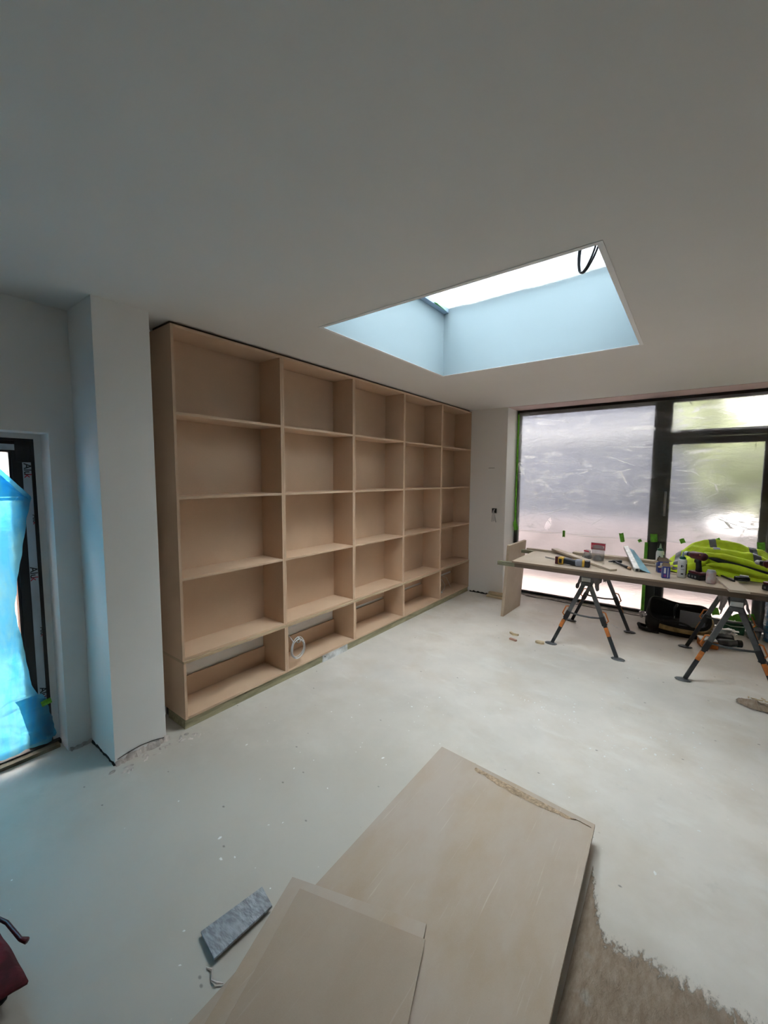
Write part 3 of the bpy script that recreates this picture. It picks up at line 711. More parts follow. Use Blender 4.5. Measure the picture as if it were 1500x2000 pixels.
# ------------------------------------------------------------------ outside
def ext(name, boxes, m, label, cat):
    return tag(B(name, boxes, m), label, cat)
PAV = mat('pinkish_paving', (.17, .13, .118), .85, var=.25, vscale=1.5, bump=.2)
ext('garden_ground', [(-14, 14, 6.16, 24, -.30, -.12)], PAV, 'pinkish bare ground outside the far glazing and the side door', 'ground')
ext('side_paving', [(-14, -3.44, -8, 6.16, -.30, -.122)], mat('pale_paving', (.40, .39, .37), .85, var=.2, vscale=1.5), 'pale paving outside the side door', 'ground')
g = NT('red_brick'); bt = g.n.new('ShaderNodeTexBrick'); g.link(g.mapping((1, 1, 1), (math.pi / 2, 0, 0)), bt.inputs['Vector'])
bt.inputs['Color1'].default_value = (.36, .16, .11, 1); bt.inputs['Color2'].default_value = (.45, .24, .17, 1); bt.inputs['Mortar'].default_value = (.5, .45, .4, 1)
bt.inputs['Scale'].default_value = 4.4; g.link(bt.outputs[0], g.b.inputs['Base Color']); BRICK = g.m
ext('garden_wall', [(-6.0, 4.0, 8.3, 8.5, -.118, 1.0)], mat('pink_render', (.13, .11, .115), .9, var=.3, vscale=4), 'low pale pinkish garden wall blurred behind the polythene', 'wall')
hs = thing('neighbour_house', 'dark slate blue outbuilding blurred behind the polythene', 'building', (-2.2, 11.5, -.12))
B('wall', [(-4.6, 2.7, 0, 4, 0, 5.0)], mat('slate_cladding', (.02, .022, .032), .8, var=.25, vscale=3), hs)
bm = bmesh.new(); prism(bm, [(-.3, 5.0), (2.0, 6.6), (4.3, 5.0)], -4.8, 2.9, Matrix(((0, 0, 1), (1, 0, 0), (0, 1, 0)))); obj('roof', bm, mat('roof_slate', (.045, .045, .05), .8), hs)
B('fascia', [(-4.62, 2.72, -.10, 0, 2.72, 3.0)], mat('grey_fascia', (.06, .06, .065), .6), hs)
LEAF = mat('leaf_green', (.12, .135, .065), .8, var=.5, vscale=4)
def bush(cx, cy, rx, ry, h, seed, label, m, n=900):
    t = thing('garden_tree', label, 'tree', (cx, cy, -.12)); rnd = random.Random(seed)
    bm = bmesh.new(); tube(bm, [(0, 0, 0), (.05, 0, h * .3), (0, .05, h * .6)], [.09, .07, .03], 7); obj('trunk', bm, mat('bark', (.12, .09, .06), .9), t)
    bm = bmesh.new()
    for k in range(n):
        a = rnd.random() * 6.283; zz = rnd.random() * 2 - 1; r = (1 - zz * zz) ** .5 * (.75 + .35 * rnd.random())
        c = Vector((rx * r * math.cos(a), ry * r * math.sin(a), h * .6 + zz * h * .42)); s = .14 + .16 * rnd.random()
        R = rotm(rnd.random() * 6, rnd.random() * 2, rnd.random() * 2)
        q = [bm.verts.new(c + R @ Vector(p) * s) for p in ((-1, -.3, 0), (0, -.5, .2), (1, 0, 0), (0, .5, .2), (-1, .3, 0))]; bm.faces.new(q)
    f = obj('foliage', bm, m, t); f['kind'] = 'stuff'
bush(1.5, 9.9, 1.7, .9, 5.0, 1, 'yellow green tree blurred behind the right-hand door glass', LEAF)
bush(6.3, 11.2, 1.9, 1.2, 5.4, 2, 'tall green tree outside further right, mostly out of view', LEAF)
bush(-9.4, 11.0, 1.6, 1.2, 5.6, 3, 'pale green tree beyond the left end of the far glazing', mat('leaf_pale', (.15, .2, .06), .8, var=.4, vscale=4))
ext('added_sky_fence', [(.9, 11, 13.2, 13.3, -.12, 3.2)], mat('added_dull_fence', (.07, .065, .055), .85, var=.3, vscale=3), 'added dull fence blocking bright sky behind the yellow green tree', 'fence')  # added to block the bright sky gap under the foliage
sw = ext('brick_wall', [(-6.3, -6.1, -6, 5, -.115, 1.25)], BRICK, 'brick garden wall outside the side door', 'wall')
nb = thing('neighbour_building', 'white clad building with grey bands seen above the blue sheet', 'building', (-9.0, 1.5, -.12))
B('wall', [(-3, 0, -6, 8, 0, 5.0)], mat('white_cladding', (.6, .6, .6), .8), nb)
for z in (1.2, 1.55, 1.8, 2.02, 2.35, 2.6): B('cladding_band', [(-.02, .03, -6, 8, z, z + .05)], mat('grey_band', (.22, .23, .25), .7), nb)
B('window', [(0, .04, -2, 1.78, 2.30, 2.42)], mat('dark_window', (.05, .05, .06), .3), nb)

# ------------------------------------------------------------------ bookcase: five tall units on five base units on timber plinths
T = .018; PITCH_Y = (YB1 - YB0) / 5; DEP = .285
def upper_unit(label):
    r = thing('bookcase_unit', label, 'bookcase', (XB, YB0, .482), group=None)
    w = PITCH_Y - .001; z1 = 2.198
    B('side_panel', [(-DEP, 0, 0, T, 0, z1)], [MDF], r, bev=.0012); B('side_panel', [(-DEP, 0, w - T, w, 0, z1)], [MDF], r, bev=.0012)
    B('top_panel', [(-DEP, 0, T, w - T, z1 - T, z1)], MDF, r, bev=.0012); B('bottom_panel', [(-DEP, 0, T, w - T, 0, T)], MDF, r, bev=.0012)
    B('back_panel', [(-DEP + .012, -DEP + .021, T, w - T, T, z1 - T)], MDF, r)
    gap = (z1 - 5 * T) / 4
    for k in range(1, 4):
        z = k * (gap + T)
        B('shelf', [(-DEP + .021, -.001, T, w - T, z, z + T)], MDF, r, bev=.0012)
    return r
ULAB = ['tall bare MDF shelf unit nearest the white column', 'tall bare MDF shelf unit second from the column, above the white cable coil', 'middle tall bare MDF shelf unit of the wall of shelving',
        'tall bare MDF shelf unit second from the far wall', 'tall bare MDF shelf unit in the corner against the far wall']
u0 = upper_unit(ULAB[0])
for k in range(1, 5):
    u = copy_tree(u0); u.location.y = YB0 + k * PITCH_Y; u['label'] = ULAB[k]
BLAB = ['low MDF base unit under the shelving nearest the white column, open back', 'low MDF base unit holding the coil of white cable', 'middle low MDF base unit with narrow white slot at back',
        'low MDF base unit second from the far wall with narrow slot', 'low MDF base unit in the far corner with loose cable ends']
def base_unit(k, label):
    w = PITCH_Y - .001; z1 = .411; off = .006
    r = thing('base_unit', label, 'base unit', (XB + .006, YB0 + k * PITCH_Y, .0705)); X0 = -DEP - .006
    B('side_panel', [(X0, off, 0, T, 0, z1 - T)], MDF, r, bev=.0012); B('side_panel', [(X0, off, w - T, w, 0, z1 - T)], MDF, r, bev=.0012)
    B('top_panel', [(X0, off + .003, 0, w, z1 - T, z1)], MDF_EDGE, r, bev=.0015); B('bottom_panel', [(X0, off, T, w - T, 0, T)], MDF, r, bev=.0012)
    B('back_rail', [(X0 + .005, X0 + .02, T, w - T, T, .165 if k < 2 else .178)], MDF, r, bev=.001)
    if k >= 2: B('upper_back_rail', [(X0 + .005, X0 + .02, T, w - T, .212, z1 - T)], MDF, r, bev=.001)
    return r
for k in range(5): base_unit(k, BLAB[k])
# packer strip on top edge of the base nosing
# plinth timbers
def timber(y0, y1, label):
    return tag(B('plinth_timber', [(XB - .045, XB - .0005, y0, y1, 0, .070)], TIMBER, bev=.002), label, 'timber')
timber(YB0, 2.60, 'long green-tinged timber plinth with knots at the near end of the shelving')
timber(2.945, YB1, 'long green-tinged timber plinth under the far end of the shelving')
bm = bmesh.new(); box(bm, XB - .040, XB + .004, 2.602, 2.943, 0, .066)
pk = obj('plinth_packer', bm, mat('white_melamine', (.72, .74, .75), .4, var=.3, vscale=14)); tag(pk, 'short whitish packing board between the two plinth timbers', 'board')
bm = bmesh.new(); lathe(bm, [(0, 0), (.006, 0), (.006, .002), (0, .002)], (.0, 0, 0), 10, rotm(0, math.pi / 2)); s_ = obj('screw', bm, DARK_MET, pk, loc=(XB + .004, 2.63, .045))
tag(B('plinth_end_timber', [(XB - .235, XB - .0465, YB0 + .001, YB0 + .045, 0, .070)], TIMBER, bev=.002), 'timber plinth return across the near end of the shelving', 'timber')
tag(B('rubber_pad', [(XB - .295, XB - .245, YB0 + .012, YB0 + .05, 0, .068)], BLACK_PL, bev=.006), 'black block in the gap behind the white column', 'block')
# dark strip painted as the shade in the gap over the units
tag(B('gap_shade_strip', [(XB - .26, XB - .03, YB0 + .01, YB1 - .01, 2.6805, 2.6995)], MDF_DARK), 'dark strip painted as gap shade between shelving tops and ceiling', 'strip')

# white cable coil, propped in the second base unit
cc = thing('cable_coil', 'coil of white cable hanging at the front of the second base unit', 'cable', (XB + .02, 2.29, .235))
bm = bmesh.new(); rnd = random.Random(8)
for k in range(5):
    r1 = .068 + .019 * rnd.random(); oy, oz, ox = .008 * rnd.random(), .008 * rnd.random() + .006 * (k % 3), .004 * k - .012; ph = rnd.random()
    pts = [(ox + .006 * math.sin(a * 2 + ph * 6), r1 * math.cos(a) * .97 + oy, r1 * 1.16 * math.sin(a) + oz) for a in (2 * math.pi * i / 32 for i in range(32))]
    tube(bm, pts, .0034, 7, closed=True)
obj('cable', bm, CABLE_W, cc, smooth=True)
bm = bmesh.new(); tube(bm, [(-.015, .0, .075), (.0, .005, .108), (.02, .01, .098), (.022, .004, .07), (0, -.005, .062), (-.015, 0, .075)], .005, 6); tube(bm, [(.018, .005, .09), (.026, .03, .07), (.028, .045, .075)], .003, 6); obj('tie', bm, CABLE_W, cc, smooth=True)
bm = bmesh.new(); tube(bm, [(-.0, -.04, .07), (-.06, -.03, .10), (-.14, -.01, .12), (-.22, .03, .11), (-.262, .05, .06)], .0042, 6); obj('cable_tail', bm, CABLE_W, cc, smooth=True)
ct = thing('loose_cable', 'thin pale cable ends dangling in the far corner base unit', 'cable', (-2.88, 5.12, .09))
for pts in ([(-.078, -.12, .177), (-.03, -.04, .20), (.02, .06, .15), (.04, .12, .06), (.06, .05, .012), (.07, -.06, .008)], [(-.078, -.10, .177), (-.02, .04, .22), (.03, .18, .16), (.05, .24, .05), (.06, .26, .008)]):
    bm = bmesh.new(); tube(bm, pts, .0035, 6); obj('cable', bm, CABLE_W, ct, smooth=True)
for dy in (-.17, -.09):
    bm = bmesh.new(); cbox(bm, (.10, dy, .012), (.03, .025, .016), rotm(.4)); obj('plug', bm, WHITE_PL, ct, bev=.003)

# cable outlet in the far wall nib
so = thing('back_box', 'small open electrical back box with three pale cables in the back wall', 'electrical box', (-2.295, YW, 1.247))
B('box', [(-.036, -.030, -.004, 0, -.036, .036), (.030, .036, -.004, 0, -.036, .036), (-.03, .03, -.004, 0, .030, .036), (-.03, .03, -.004, 0, -.036, -.030)], mat('galvanised', (.25, .25, .25), .5, .5), so)
B('recess', [(-.030, .030, -.0025, 0, -.030, .030)], MORTARDARK, so)
for k, (dx, ln) in enumerate(((-.03, .16), (.004, .15), (.035, .165))):
    bm = bmesh.new(); tube(bm, [(-.008 + .008 * k, -.002, .02), (-.006 + .006 * k, -.03, -.005), (dx * .5, -.035, -.06), (dx, -.02, -ln)], .0042, 6); obj('cable', bm, CABLE_W, so, smooth=True)
tag(B('wall_mark', [(-2.40, -2.31, YW - .001, YW, 1.857, 1.864)], mat('faint_mark', (.30, .28, .26), .9)), 'faint grey smudge on the far wall above the electrical box', 'mark')

# ------------------------------------------------------------------ trestles
def trestle(cx, y0, label, ztop_=.788):
    r = thing('trestle', label, 'trestle', (cx, y0, 0)); L = .80
    bm = bmesh.new(); box(bm, -.046, .046, -.04, L + .04, ztop_ - .085, ztop_); obj('rail', bm, GREY_MET, r, bev=.006)
    bm = bmesh.new(); box(bm, -.040, .040, -.046, -.0405, ztop_ - .080, ztop_ - .040); obj('end_plate', bm, WHITE_PL, r, bev=.002)
    bm = bmesh.new(); box(bm, -.047, .047, -.052, -.0405, ztop_ - .12, ztop_ - .082); obj('end_bracket', bm, GREY_MET, r, bev=.004)
    for yy, sy in ((0, -1), (L, 1)):
        for sx in (-1, 1):
            a = Vector((sx * .022, yy, ztop_ - .10)); f = Vector((sx * .295, yy + sy * .035, .018)); mid = a.lerp(f, .47)
            bm = bmesh.new(); beam(bm, a, a.lerp(f, .5), .038, .030, (0, 1, 0))
            leg = obj('leg', bm, GREY_MET, r, bev=.002)
            bm = bmesh.new(); beam(bm, a.lerp(f, .46), f, .032, .026, (0, 1, 0)); obj('leg_extension', bm, DARK_MET, leg, bev=.002)
            bm = bmesh.new(); beam(bm, a.lerp(f, .46), a.lerp(f, .58), .044, .036, (0, 1, 0)); obj('leg_collar', bm, BLACK_PL, leg, bev=.002)
            n = Vector((sx, 0, .38)).normalized()
            bm = bmesh.new(); p = [a.lerp(f, t) + n * o for t, o in ((.40, .022), (.42, .045), (.53, .045), (.55, .02))]; tube(bm, p, .007, 6); obj('latch', bm, ORANGE, leg, bev=0)
            bm = bmesh.new(); beam(bm, a.lerp(f, .60) + Vector((sx * .004, sy * .016, 0)), a.lerp(f, .72) + Vector((sx * .004, sy * .016, 0)), .034, .012, (0, 1, 0)); obj('latch_cover', bm, ORANGE, leg, bev=.003)
            bm = bmesh.new(); lathe(bm, [(0, 0), (.042, 0), (.046, .006), (.040, .012), (.02, .020), (0, .022)], f + Vector((sx * .012, 0, -.018)), 12, None, 1.35, .8); obj('foot', bm, GREY_MET, leg, smooth=False)
        bm = bmesh.new(); z = .36; q = (ztop_ - .10 - z) / (ztop_ - .118); x = .022 + .273 * q; tube(bm, [(-x, yy, z), (-x * .3, yy, z - .012), (x * .3, yy, z - .012), (x, yy, z)], .009, 6); obj('strut', bm, GREY_MET, r, smooth=True)
    # torn plastic cloth hanging off the rail
    for sx in (-1, 1):
        bm = bmesh.new(); rnd = random.Random(4 + sx)
        def f(u, v):
            dr = (.125 + .06 * nz(u * 5, sx * 3) + .03 * math.sin(u * 9)) * v
            return Vector((sx * (.047 + .045 * v + .012 * nz(u * 8, v * 4, sx)), -.05 + u * .62, ztop_ - .004 - dr - .01 * v))
        grid(bm, f, 26, 6); obj('rail_cover', bm, GREYCLOTH, r, smooth=True, solid=.002)
    return r
t1 = trestle(-.805, 4.405, 'grey folding trestle with orange latches under the near left end of bench')
t2 = copy_tree(t1); t2.location = (.315, 4.30, 0); t2['label'] = 'grey folding trestle with orange latches beside the open tool bag'

# ------------------------------------------------------------------ bench top
bt = thing('work_bench_top', 'long makeshift bench top of MDF sheet over timber battens', 'bench top', (-1.5, 4.22, .79))
# runs along X with its front edge turned slightly
RB = rotm(-.012)
def bl(name, x0, x1, y0, y1, z0, z1, m, par=bt, bev=.001):
    bm = bmesh.new(); box(bm, x0, x1, y0, y1, z0, z1); o = obj(name, bm, m, par, bev=bev); return o
bl('sheet', .0, 3.1, .0, .90, .042, .060, MDF_BENCH)
bl('edge_shade_strip', .0, 3.1, -.0035, -.0002, .042, .0595, MDF_EDGE_SHADE, bev=0)  # thin strip that paints the bench's window-averted edge in shade
bl('front_batten', -.155, 3.1, -.0045, .040, .001, .0415, MDF_DARK); bl('batten_end', -.157, .03, -.0055, .041, .0005, .0425, TIMBER_X)
bl('back_batten', -.19, 3.1, .855, .90, .001, .0415, TIMBER_X)
# leaning side board
lb = thing('leaning_panel', 'upright MDF panel leaning against the left end of the bench', 'panel', (-1.85, 4.865, 0))
bm = bmesh.new(); Rl = rotm(-.02, .062)
for o1, o2 in ((0, .0175), (.0180, .0355)):
    box(bm, o1, o2, 0, .575, 0, .905, Rl, (0, 0, 0))
lpo = obj('board', bm, MDF_BENCH, lb, bev=.001); 
for v in lpo.data.vertices: v.co.z = max(v.co.z, .0015)
# thin boards and strips on the bench
ZB = .8502
def strip(name, label, a, b, w, th, m, z=ZB, tilt=0.0, cat='board', zb=None):
    a = Vector((*a, z)); b = Vector((*b, z if zb is None else zb)); bm = bmesh.new(); t = (b - a); c = (a + b) / 2
    beam(bm, a - c, b - c, w, th, (0, 0, 1)); o = obj(name, bm, m, bev=.0008); o.location = c + Vector((0, 0, th / 2)); return tag(o, label, cat)
strip('mdf_strip', 'long narrow MDF strip laid diagonally behind the yellow saw', (-1.285, 5.03), (-.575, 4.36), .075, .018, MDF_BENCH, z=.878, zb=.8512)
strip('mdf_strip', 'thin dark-edged strip lying along the back left edge of bench', (-1.60, 5.015), (-1.10, 4.99), .03, .022, MDF_BENCH)
strip('mdf_board', 'wide MDF offcut board along the back edge of bench', (-1.08, 5.055), (-.18, 5.02), .09, .030, MDF_BENCH, z=.8502)
strip('mdf_offcut', 'small MDF offcut end poking out behind the trowel', (-.46, 4.86), (-.26, 4.84), .035, .018, MDF_BENCH)
strip('mdf_strip', 'short MDF strip jutting over the front edge of the bench by the can', (.240, 4.625), (.318, 4.128), .125, .018, MDF_BENCH, z=ZB + .0005)
strip('mdf_strip', 'thin MDF strip lying under the bottles toward the jacket', (-.25, 4.60), (.08, 4.545), .05, .006, MDF_BENCH)

# reciprocating saw
sw_ = thing('power_saw', 'yellow and black cordless saw lying on the left of the bench', 'power tool', (-.97, 4.375, ZB), -.06)
bm = bmesh.new(); beam(bm, (-.27, .09, .035), (-.11, .02, .035), .002, .016); obj('blade', bm, STEEL, sw_)
bm = bmesh.new(); cbox(bm, (-.115, .0, .040), (.03, .07, .076)); obj('shoe', bm, MAROON, sw_, bev=.006)
bm = bmesh.new(); cbox(bm, (-.075, -.005, .040), (.05, .070, .074)); obj('front_housing', bm, YELLOW, sw_, bev=.010)
bm = bmesh.new(); cbox(bm, (-.075, -.043, .040), (.030, .008, .042)); obj('vent', bm, BLACK_PL, sw_, bev=.003)
bm = bmesh.new(); beam(bm, (-.05, .0, .042), (.075, -.005, .034), .058, .058, (0, 0, 1), .048, .050); obj('body', bm, DARK_MET, sw_, bev=.010, smooth=False)
bm = bmesh.new(); beam(bm, (.0, .045, .035), (.09, .055, .032), .05, .045); obj('motor_cover', bm, YELLOW, sw_, bev=.012)
bm = bmesh.new(); beam(bm, (-.02, .015, .055), (.0, .048, .05), .03, .03); obj('neck', bm, BLACK_PL, sw_, bev=.006)
bm = bmesh.new(); beam(bm, (.06, -.008, .038), (.125, .0, .038), .062, .066); obj('handle', bm, GREYPANEL, sw_, bev=.014)
bm = bmesh.new(); beam(bm, (.118, .004, .036), (.142, .008, .036), .066, .066); obj('rear_cap', bm, YELLOW, sw_, bev=.010)
bm = bmesh.new(); beam(bm, (.1425, .02, .033), (.185, .026, .033), .07, .062); obj('battery', bm, BLACK_PL, sw_, bev=.006)

# pouch with fixings + smaller bag
po = thing('plastic_pouch', 'clear stand-up pouch with red header holding dark fixings', 'pouch', (-.785, 4.80, ZB), -.10)
bm = bmesh.new()
def pouch(side):
    def f(u, v):
        w = .055 + .016 * v; z = .19 * v; d = .034 * (1 - v) ** .8 * math.sin(math.pi * (.08 + .84 * u)) + .0015
        return Vector(((u * 2 - 1) * w, side * d, z + .003))
    return f
grid(bm, pouch(-1), 10, 10); grid(bm, pouch(1), 10, 10); obj('bag', bm, CLEARPL, po, smooth=True)
bm = bmesh.new(); box(bm, -.069, .069, -.0065, -.0045, .118, .188); obj('header', bm, OBJ_RED, po)
bm = bmesh.new(); box(bm, -.062, .060, -.0075, -.0066, .140, .165); hp = obj('header_panel', bm, mat('pale_pink_print', (.62, .40, .42), .5), po)
bm = bmesh.new(); rnd = random.Random(2)
for k in range(11): box(bm, -.056 + .0098 * k, -.050 + .0098 * k, -.0079, -.0076, .146, .157 + .004 * rnd.random())
obj('print', bm, OBJ_RED, po)
bm = bmesh.new(); lathe(bm, [(0, .004), (.042, .004), (.046, .02), (.040, .045), (.02, .060), (0, .063)], (0, 0, 0), 14, None, 1.0, .5); obj('fixings', bm, SCREWS, po, smooth=True)
p2 = thing('plastic_bag', 'small crumpled clear bag of fixings left of the red-topped pouch', 'bag', (-.895, 4.845, ZB), .1)
bm = bmesh.new(); lathe(bm, [(0, .001), (.04, .002), (.052, .02), (.045, .05), (.03, .07), (.036, .095), (.02, .10)], (0, 0, 0), 16, None, 1, .55)
for v in bm.verts: v.co += Vector((nz(v.co.x * 40, v.co.z * 40), nz(v.co.y * 40, v.co.z * 40, 3), 0)) * .008
obj('bag', bm, CLEARPL, p2, smooth=False)
bm = bmesh.new(); lathe(bm, [(0, .003), (.034, .004), (.038, .018), (.02, .04), (0, .045)], (.004, 0, 0), 12, None, 1, .5); obj('fixings', bm, SCREWS, p2, smooth=True)
bm = bmesh.new(); cbox(bm, (-.008, -.022, .088), (.05, .003, .016), rotm(0, .15)); obj('print', bm, OBJ_RED, p2)

# hammer
hm = thing('claw_hammer', 'dark claw hammer with wooden grip end lying beside the trowel', 'hammer', (-.535, 4.640, ZB), math.atan2(-.29, .19))
bm = bmesh.new(); tube(bm, [(-.15, 0, .018), (-.05, 0, .016), (.06, 0, .014), (.115, 0, .014)], [.009, .011, .014, .014], 8); obj('handle', bm, BLACK_PL, hm, smooth=True)
bm = bmesh.new(); tube(bm, [(.115, 0, .014), (.15, 0, .014)], [.014, .012], 8); obj('grip_end', bm, WOODH, hm, smooth=True)
bm = bmesh.new(); beam(bm, (-.155, -.02, .02), (-.155, .045, .02), .024, .024); beam(bm, (-.155, -.02, .02), (-.165, -.06, .016), .022, .018, (0, 0, 1), .012, .008); lathe(bm, [(0, 0), (.016, 0), (.016, .02), (0, .02)], (-.155, .045, .02), 10, rotm(0, 0, -math.pi / 2)); obj('head', bm, DARK_MET, hm, bev=.002)

# feather-edge trowel
tv = thing('plastering_blade', 'long aluminium plastering blade with pale blue reflection painted on its face on the bench', 'blade', (-.395, 4.47, ZB), math.atan2(.83, -.20) - math.pi / 2)
bm = bmesh.new(); L2 = .80; RT = rotm(0, 0, .115)
box(bm, -.024, .024, 0, L2, .0, .034, RT); obj('handle', bm, ALU, tv, bev=.006)
bm = bmesh.new(); lathe(bm, [(0, 0), (.0125, 0), (.0125, .003), (0, .003)], (0, -.001, .017), 12, RT @ rotm(0, 0, math.pi / 2)); obj('end_hole', bm, MORTARDARK, tv)
bm = bmesh.new(); q = [bm.verts.new(RT @ Vector(p)) for p in ((.0245, .0, .024), (.105, -.03, .004), (.070, L2 - .06, .004), (.0245, L2 - .05, .024))]; bm.faces.new(q); obj('blade', bm, BLUE_REFLECTION, tv, solid=.002)
tv.location.z += .0

# glue bottles
def bottle(label, loc, tall=.235, lab=True, open_=False):
    b = thing('glue_bottle', label, 'bottle', loc, .3)
    bm = bmesh.new(); lathe(bm, [(0, 0), (.031, 0), (.034, .004), (.034, .13), (.033, .15), (.027, .162), (.016, .168), (0, .168)], seg=24); obj('body', bm, WHITE_PL, b, smooth=True)
    bm = bmesh.new(); lathe(bm, [(0, .165), (.024, .165), (.024, .180), (.018, .182), (.018, .187), (0, .187)], seg=16); obj('cap', bm, GREENCAP, b, smooth=False)
    bm = bmesh.new(); lathe(bm, [(.010, .187), (.009, .205), (.004, .228), (.003, .234), (0, .234)], seg=10); obj('nozzle', bm, mat('pale_nozzle', (.35, .45, .42), .4), b, smooth=True)
    bm = bmesh.new()
    def f(u, v):
        a = -2.15 + u * 1.1; return Vector((.0348 * math.cos(a), .0348 * math.sin(a), .02 + v * .11))
    grid(bm, f, 8, 2); lb_ = obj('label_band', bm, mat('pale_label', (.62, .64, .66), .5), b, smooth=True)
    bm = bmesh.new()
    def f2(u, v):
        a = -.95 + u * .45; return Vector((.0352 * math.cos(a), .0352 * math.sin(a), .025 + v * .10))
    grid(bm, f2, 5, 2)
    for (a0, da, z, dz) in ((-2.1, .3, .095, .020), (-2.1, .8, .076, .003), (-2.05, .5, .030, .012), (-1.7, .12, .100, .012)):
        grid(bm, lambda u, v: Vector((.0354 * math.cos(a0 + u * da), .0354 * math.sin(a0 + u * da), z + v * dz)), 4, 1)
    obj('printing', bm, INK, lb_, smooth=True)
    return b
bottle('white glue bottle with green cap behind the opened cardboard box', (-.243, 4.86, ZB))
bottle('white glue bottle with green cap and black print in front of the yellow jacket', (-.0545, 4.470, ZB))

# screw boxes
def screw_box(label, loc, rz, w, d, h, flaps=True):
    b = thing('screw_box', label, 'box', loc, rz)
    bm = bmesh.new(); box(bm, -w / 2, w / 2, -d / 2, d / 2, 0, h); bmesh.ops.delete(bm, geom=[f for f in bm.faces if all(v.co.z > h - 1e-5 for v in f.verts)], context='FACES')
    obj('carton', bm, BOXBLUE, b, solid=.0015)
    if flaps:
        for s in (-1, 1):
            bm = bmesh.new(); q = [bm.verts.new(p) for p in ((-w / 2, s * d / 2, h), (w / 2, s * d / 2, h), (w / 2 - .004, s * (d / 2 - .012), h + .03), (-w / 2 + .006, s * (d / 2 - .010), h + .032))]; bm.faces.new(q); obj('flap', bm, CARD, b, solid=.0015)
        bm = bmesh.new(); q = [bm.verts.new(p) for p in ((-w / 2, -d / 2, h), (-w / 2, d / 2, h), (-w / 2 - .03, d / 2, h - .012), (-w / 2 - .028, -d / 2, h - .018))]; bm.faces.new(q); obj('flap', bm, CARD, b, solid=.0015)
        bm = bmesh.new(); q = [bm.verts.new(p) for p in ((w / 2, -d / 2, h), (w / 2, d / 2, h), (w / 2 + .022, d / 2, h + .012), (w / 2 + .024, -d / 2, h + .006))]; bm.faces.new(q); obj('flap', bm, CARD, b, solid=.0015)
    bm = bmesh.new(); box(bm, -w * .34, -w * .06, -d / 2 - .002, -d / 2 - .0012, h * .42, h * .88); box(bm, w * .16, w * .26, -d / 2 - .002, -d / 2 - .0012, h * .08, h * .9); obj('printed_panel', bm, BOXWHITE, b)
    bm = bmesh.new(); box(bm, -w * .34, w * .0, -d / 2 - .002, -d / 2 - .0012, h * .12, h * .32); obj('printed_panel', bm, mat('purple_print', (.25, .05, .22), .5), b)
    return b
screw_box('opened screw carton with brown flaps in front of the capped glue bottle', (-.205, 4.60, ZB), .35, .085, .055, .105)
screw_box('small blue screw carton standing at the front edge of bench', (-.168, 4.352, ZB), .25, .056, .045, .105, True)

# drills
def drill(label, loc, rz, s=1.0):
    d = thing('cordless_drill', label, 'drill', loc, rz)
    bm = bmesh.new(); box(bm, -.062, .066, -.040, .040, .0, .046); obj('battery', bm, BLACK_PL, d, bev=.010)
    bm = bmesh.new(); box(bm, -.058, .070, -.038, .038, .0465, .070); obj('base_shell', bm, MAROON, d, bev=.008)
    for k in range(3):
        bm = bmesh.new(); box(bm, -.045 + k * .03, -.030 + k * .03, -.0415, -.0402, .014, .032); obj('battery_mark', bm, mat('grey_mark', (.22, .22, .22), .5), d)
    bm = bmesh.new(); tube(bm, [(.012, 0, .068), (.010, 0, .11), (.004, 0, .15), (.0, 0, .175)], [.024, .022, .021, .026], 12); obj('grip', bm, BLACK_PL, d, smooth=True)
    bm = bmesh.new(); tube(bm, [(-.075, 0, .205), (-.06, 0, .205), (.052, 0, .205), (.066, 0, .205)], [.024, .033, .036, .028], 16); obj('motor_housing', bm, MAROON, d, smooth=True)
    bm = bmesh.new(); tube(bm, [(-.075, 0, .205), (-.082, 0, .205), (-.100, 0, .205)], [.026, .024, .022], 14); obj('torque_collar', bm, BLACK_PL, d, smooth=False)
    bm = bmesh.new(); tube(bm, [(-.100, 0, .205), (-.130, 0, .205), (-.142, 0, .205)], [.020, .019, .010], 14); obj('chuck', bm, STEEL, d, smooth=True)
    bm = bmesh.new(); box(bm, -.034, -.014, -.006, .006, .140, .170); obj('trigger', bm, MAROON, d, bev=.003)
    for s_ in (-1, 1):
        bm = bmesh.new(); lathe(bm, [(0, 0), (.006, 0), (.006, .003), (0, .003)], (.045, s_ * .03, .222), 8, rotm(0, 0, -s_ * math.pi / 2)); obj('screw', bm, YELLOW, d)
    return d
drill('dark red cordless drill standing between glue bottle and drink can', (.055, 4.475, ZB), -.80)
drill('black cordless drill standing at the right of the bench, cut by the photo edge', (.535, 4.36, ZB), -.65)

# can
cn = thing('drink_can', 'pinkish silver drink can standing near the front edge of bench', 'can', (.146, 4.352, ZB))
bm = bmesh.new(); lathe(bm, [(0, .004), (.022, .004), (.026, 0), (.0325, .010), (.0332, .014), (.0332, .098), (.0325, .101)], seg=28); obj('body', bm, CANMAT, cn, smooth=True)
bm = bmesh.new(); lathe(bm, [(.0325, .101), (.0265, .112), (.0275, .1155), (.0255, .1155), (.0245, .111), (0, .111)], seg=28); obj('top', bm, STEEL, cn, smooth=True)
bm = bmesh.new(); cbox(bm, (.003, 0, .1135), (.022, .014, .0015)); obj('ring_pull', bm, STEEL, cn)

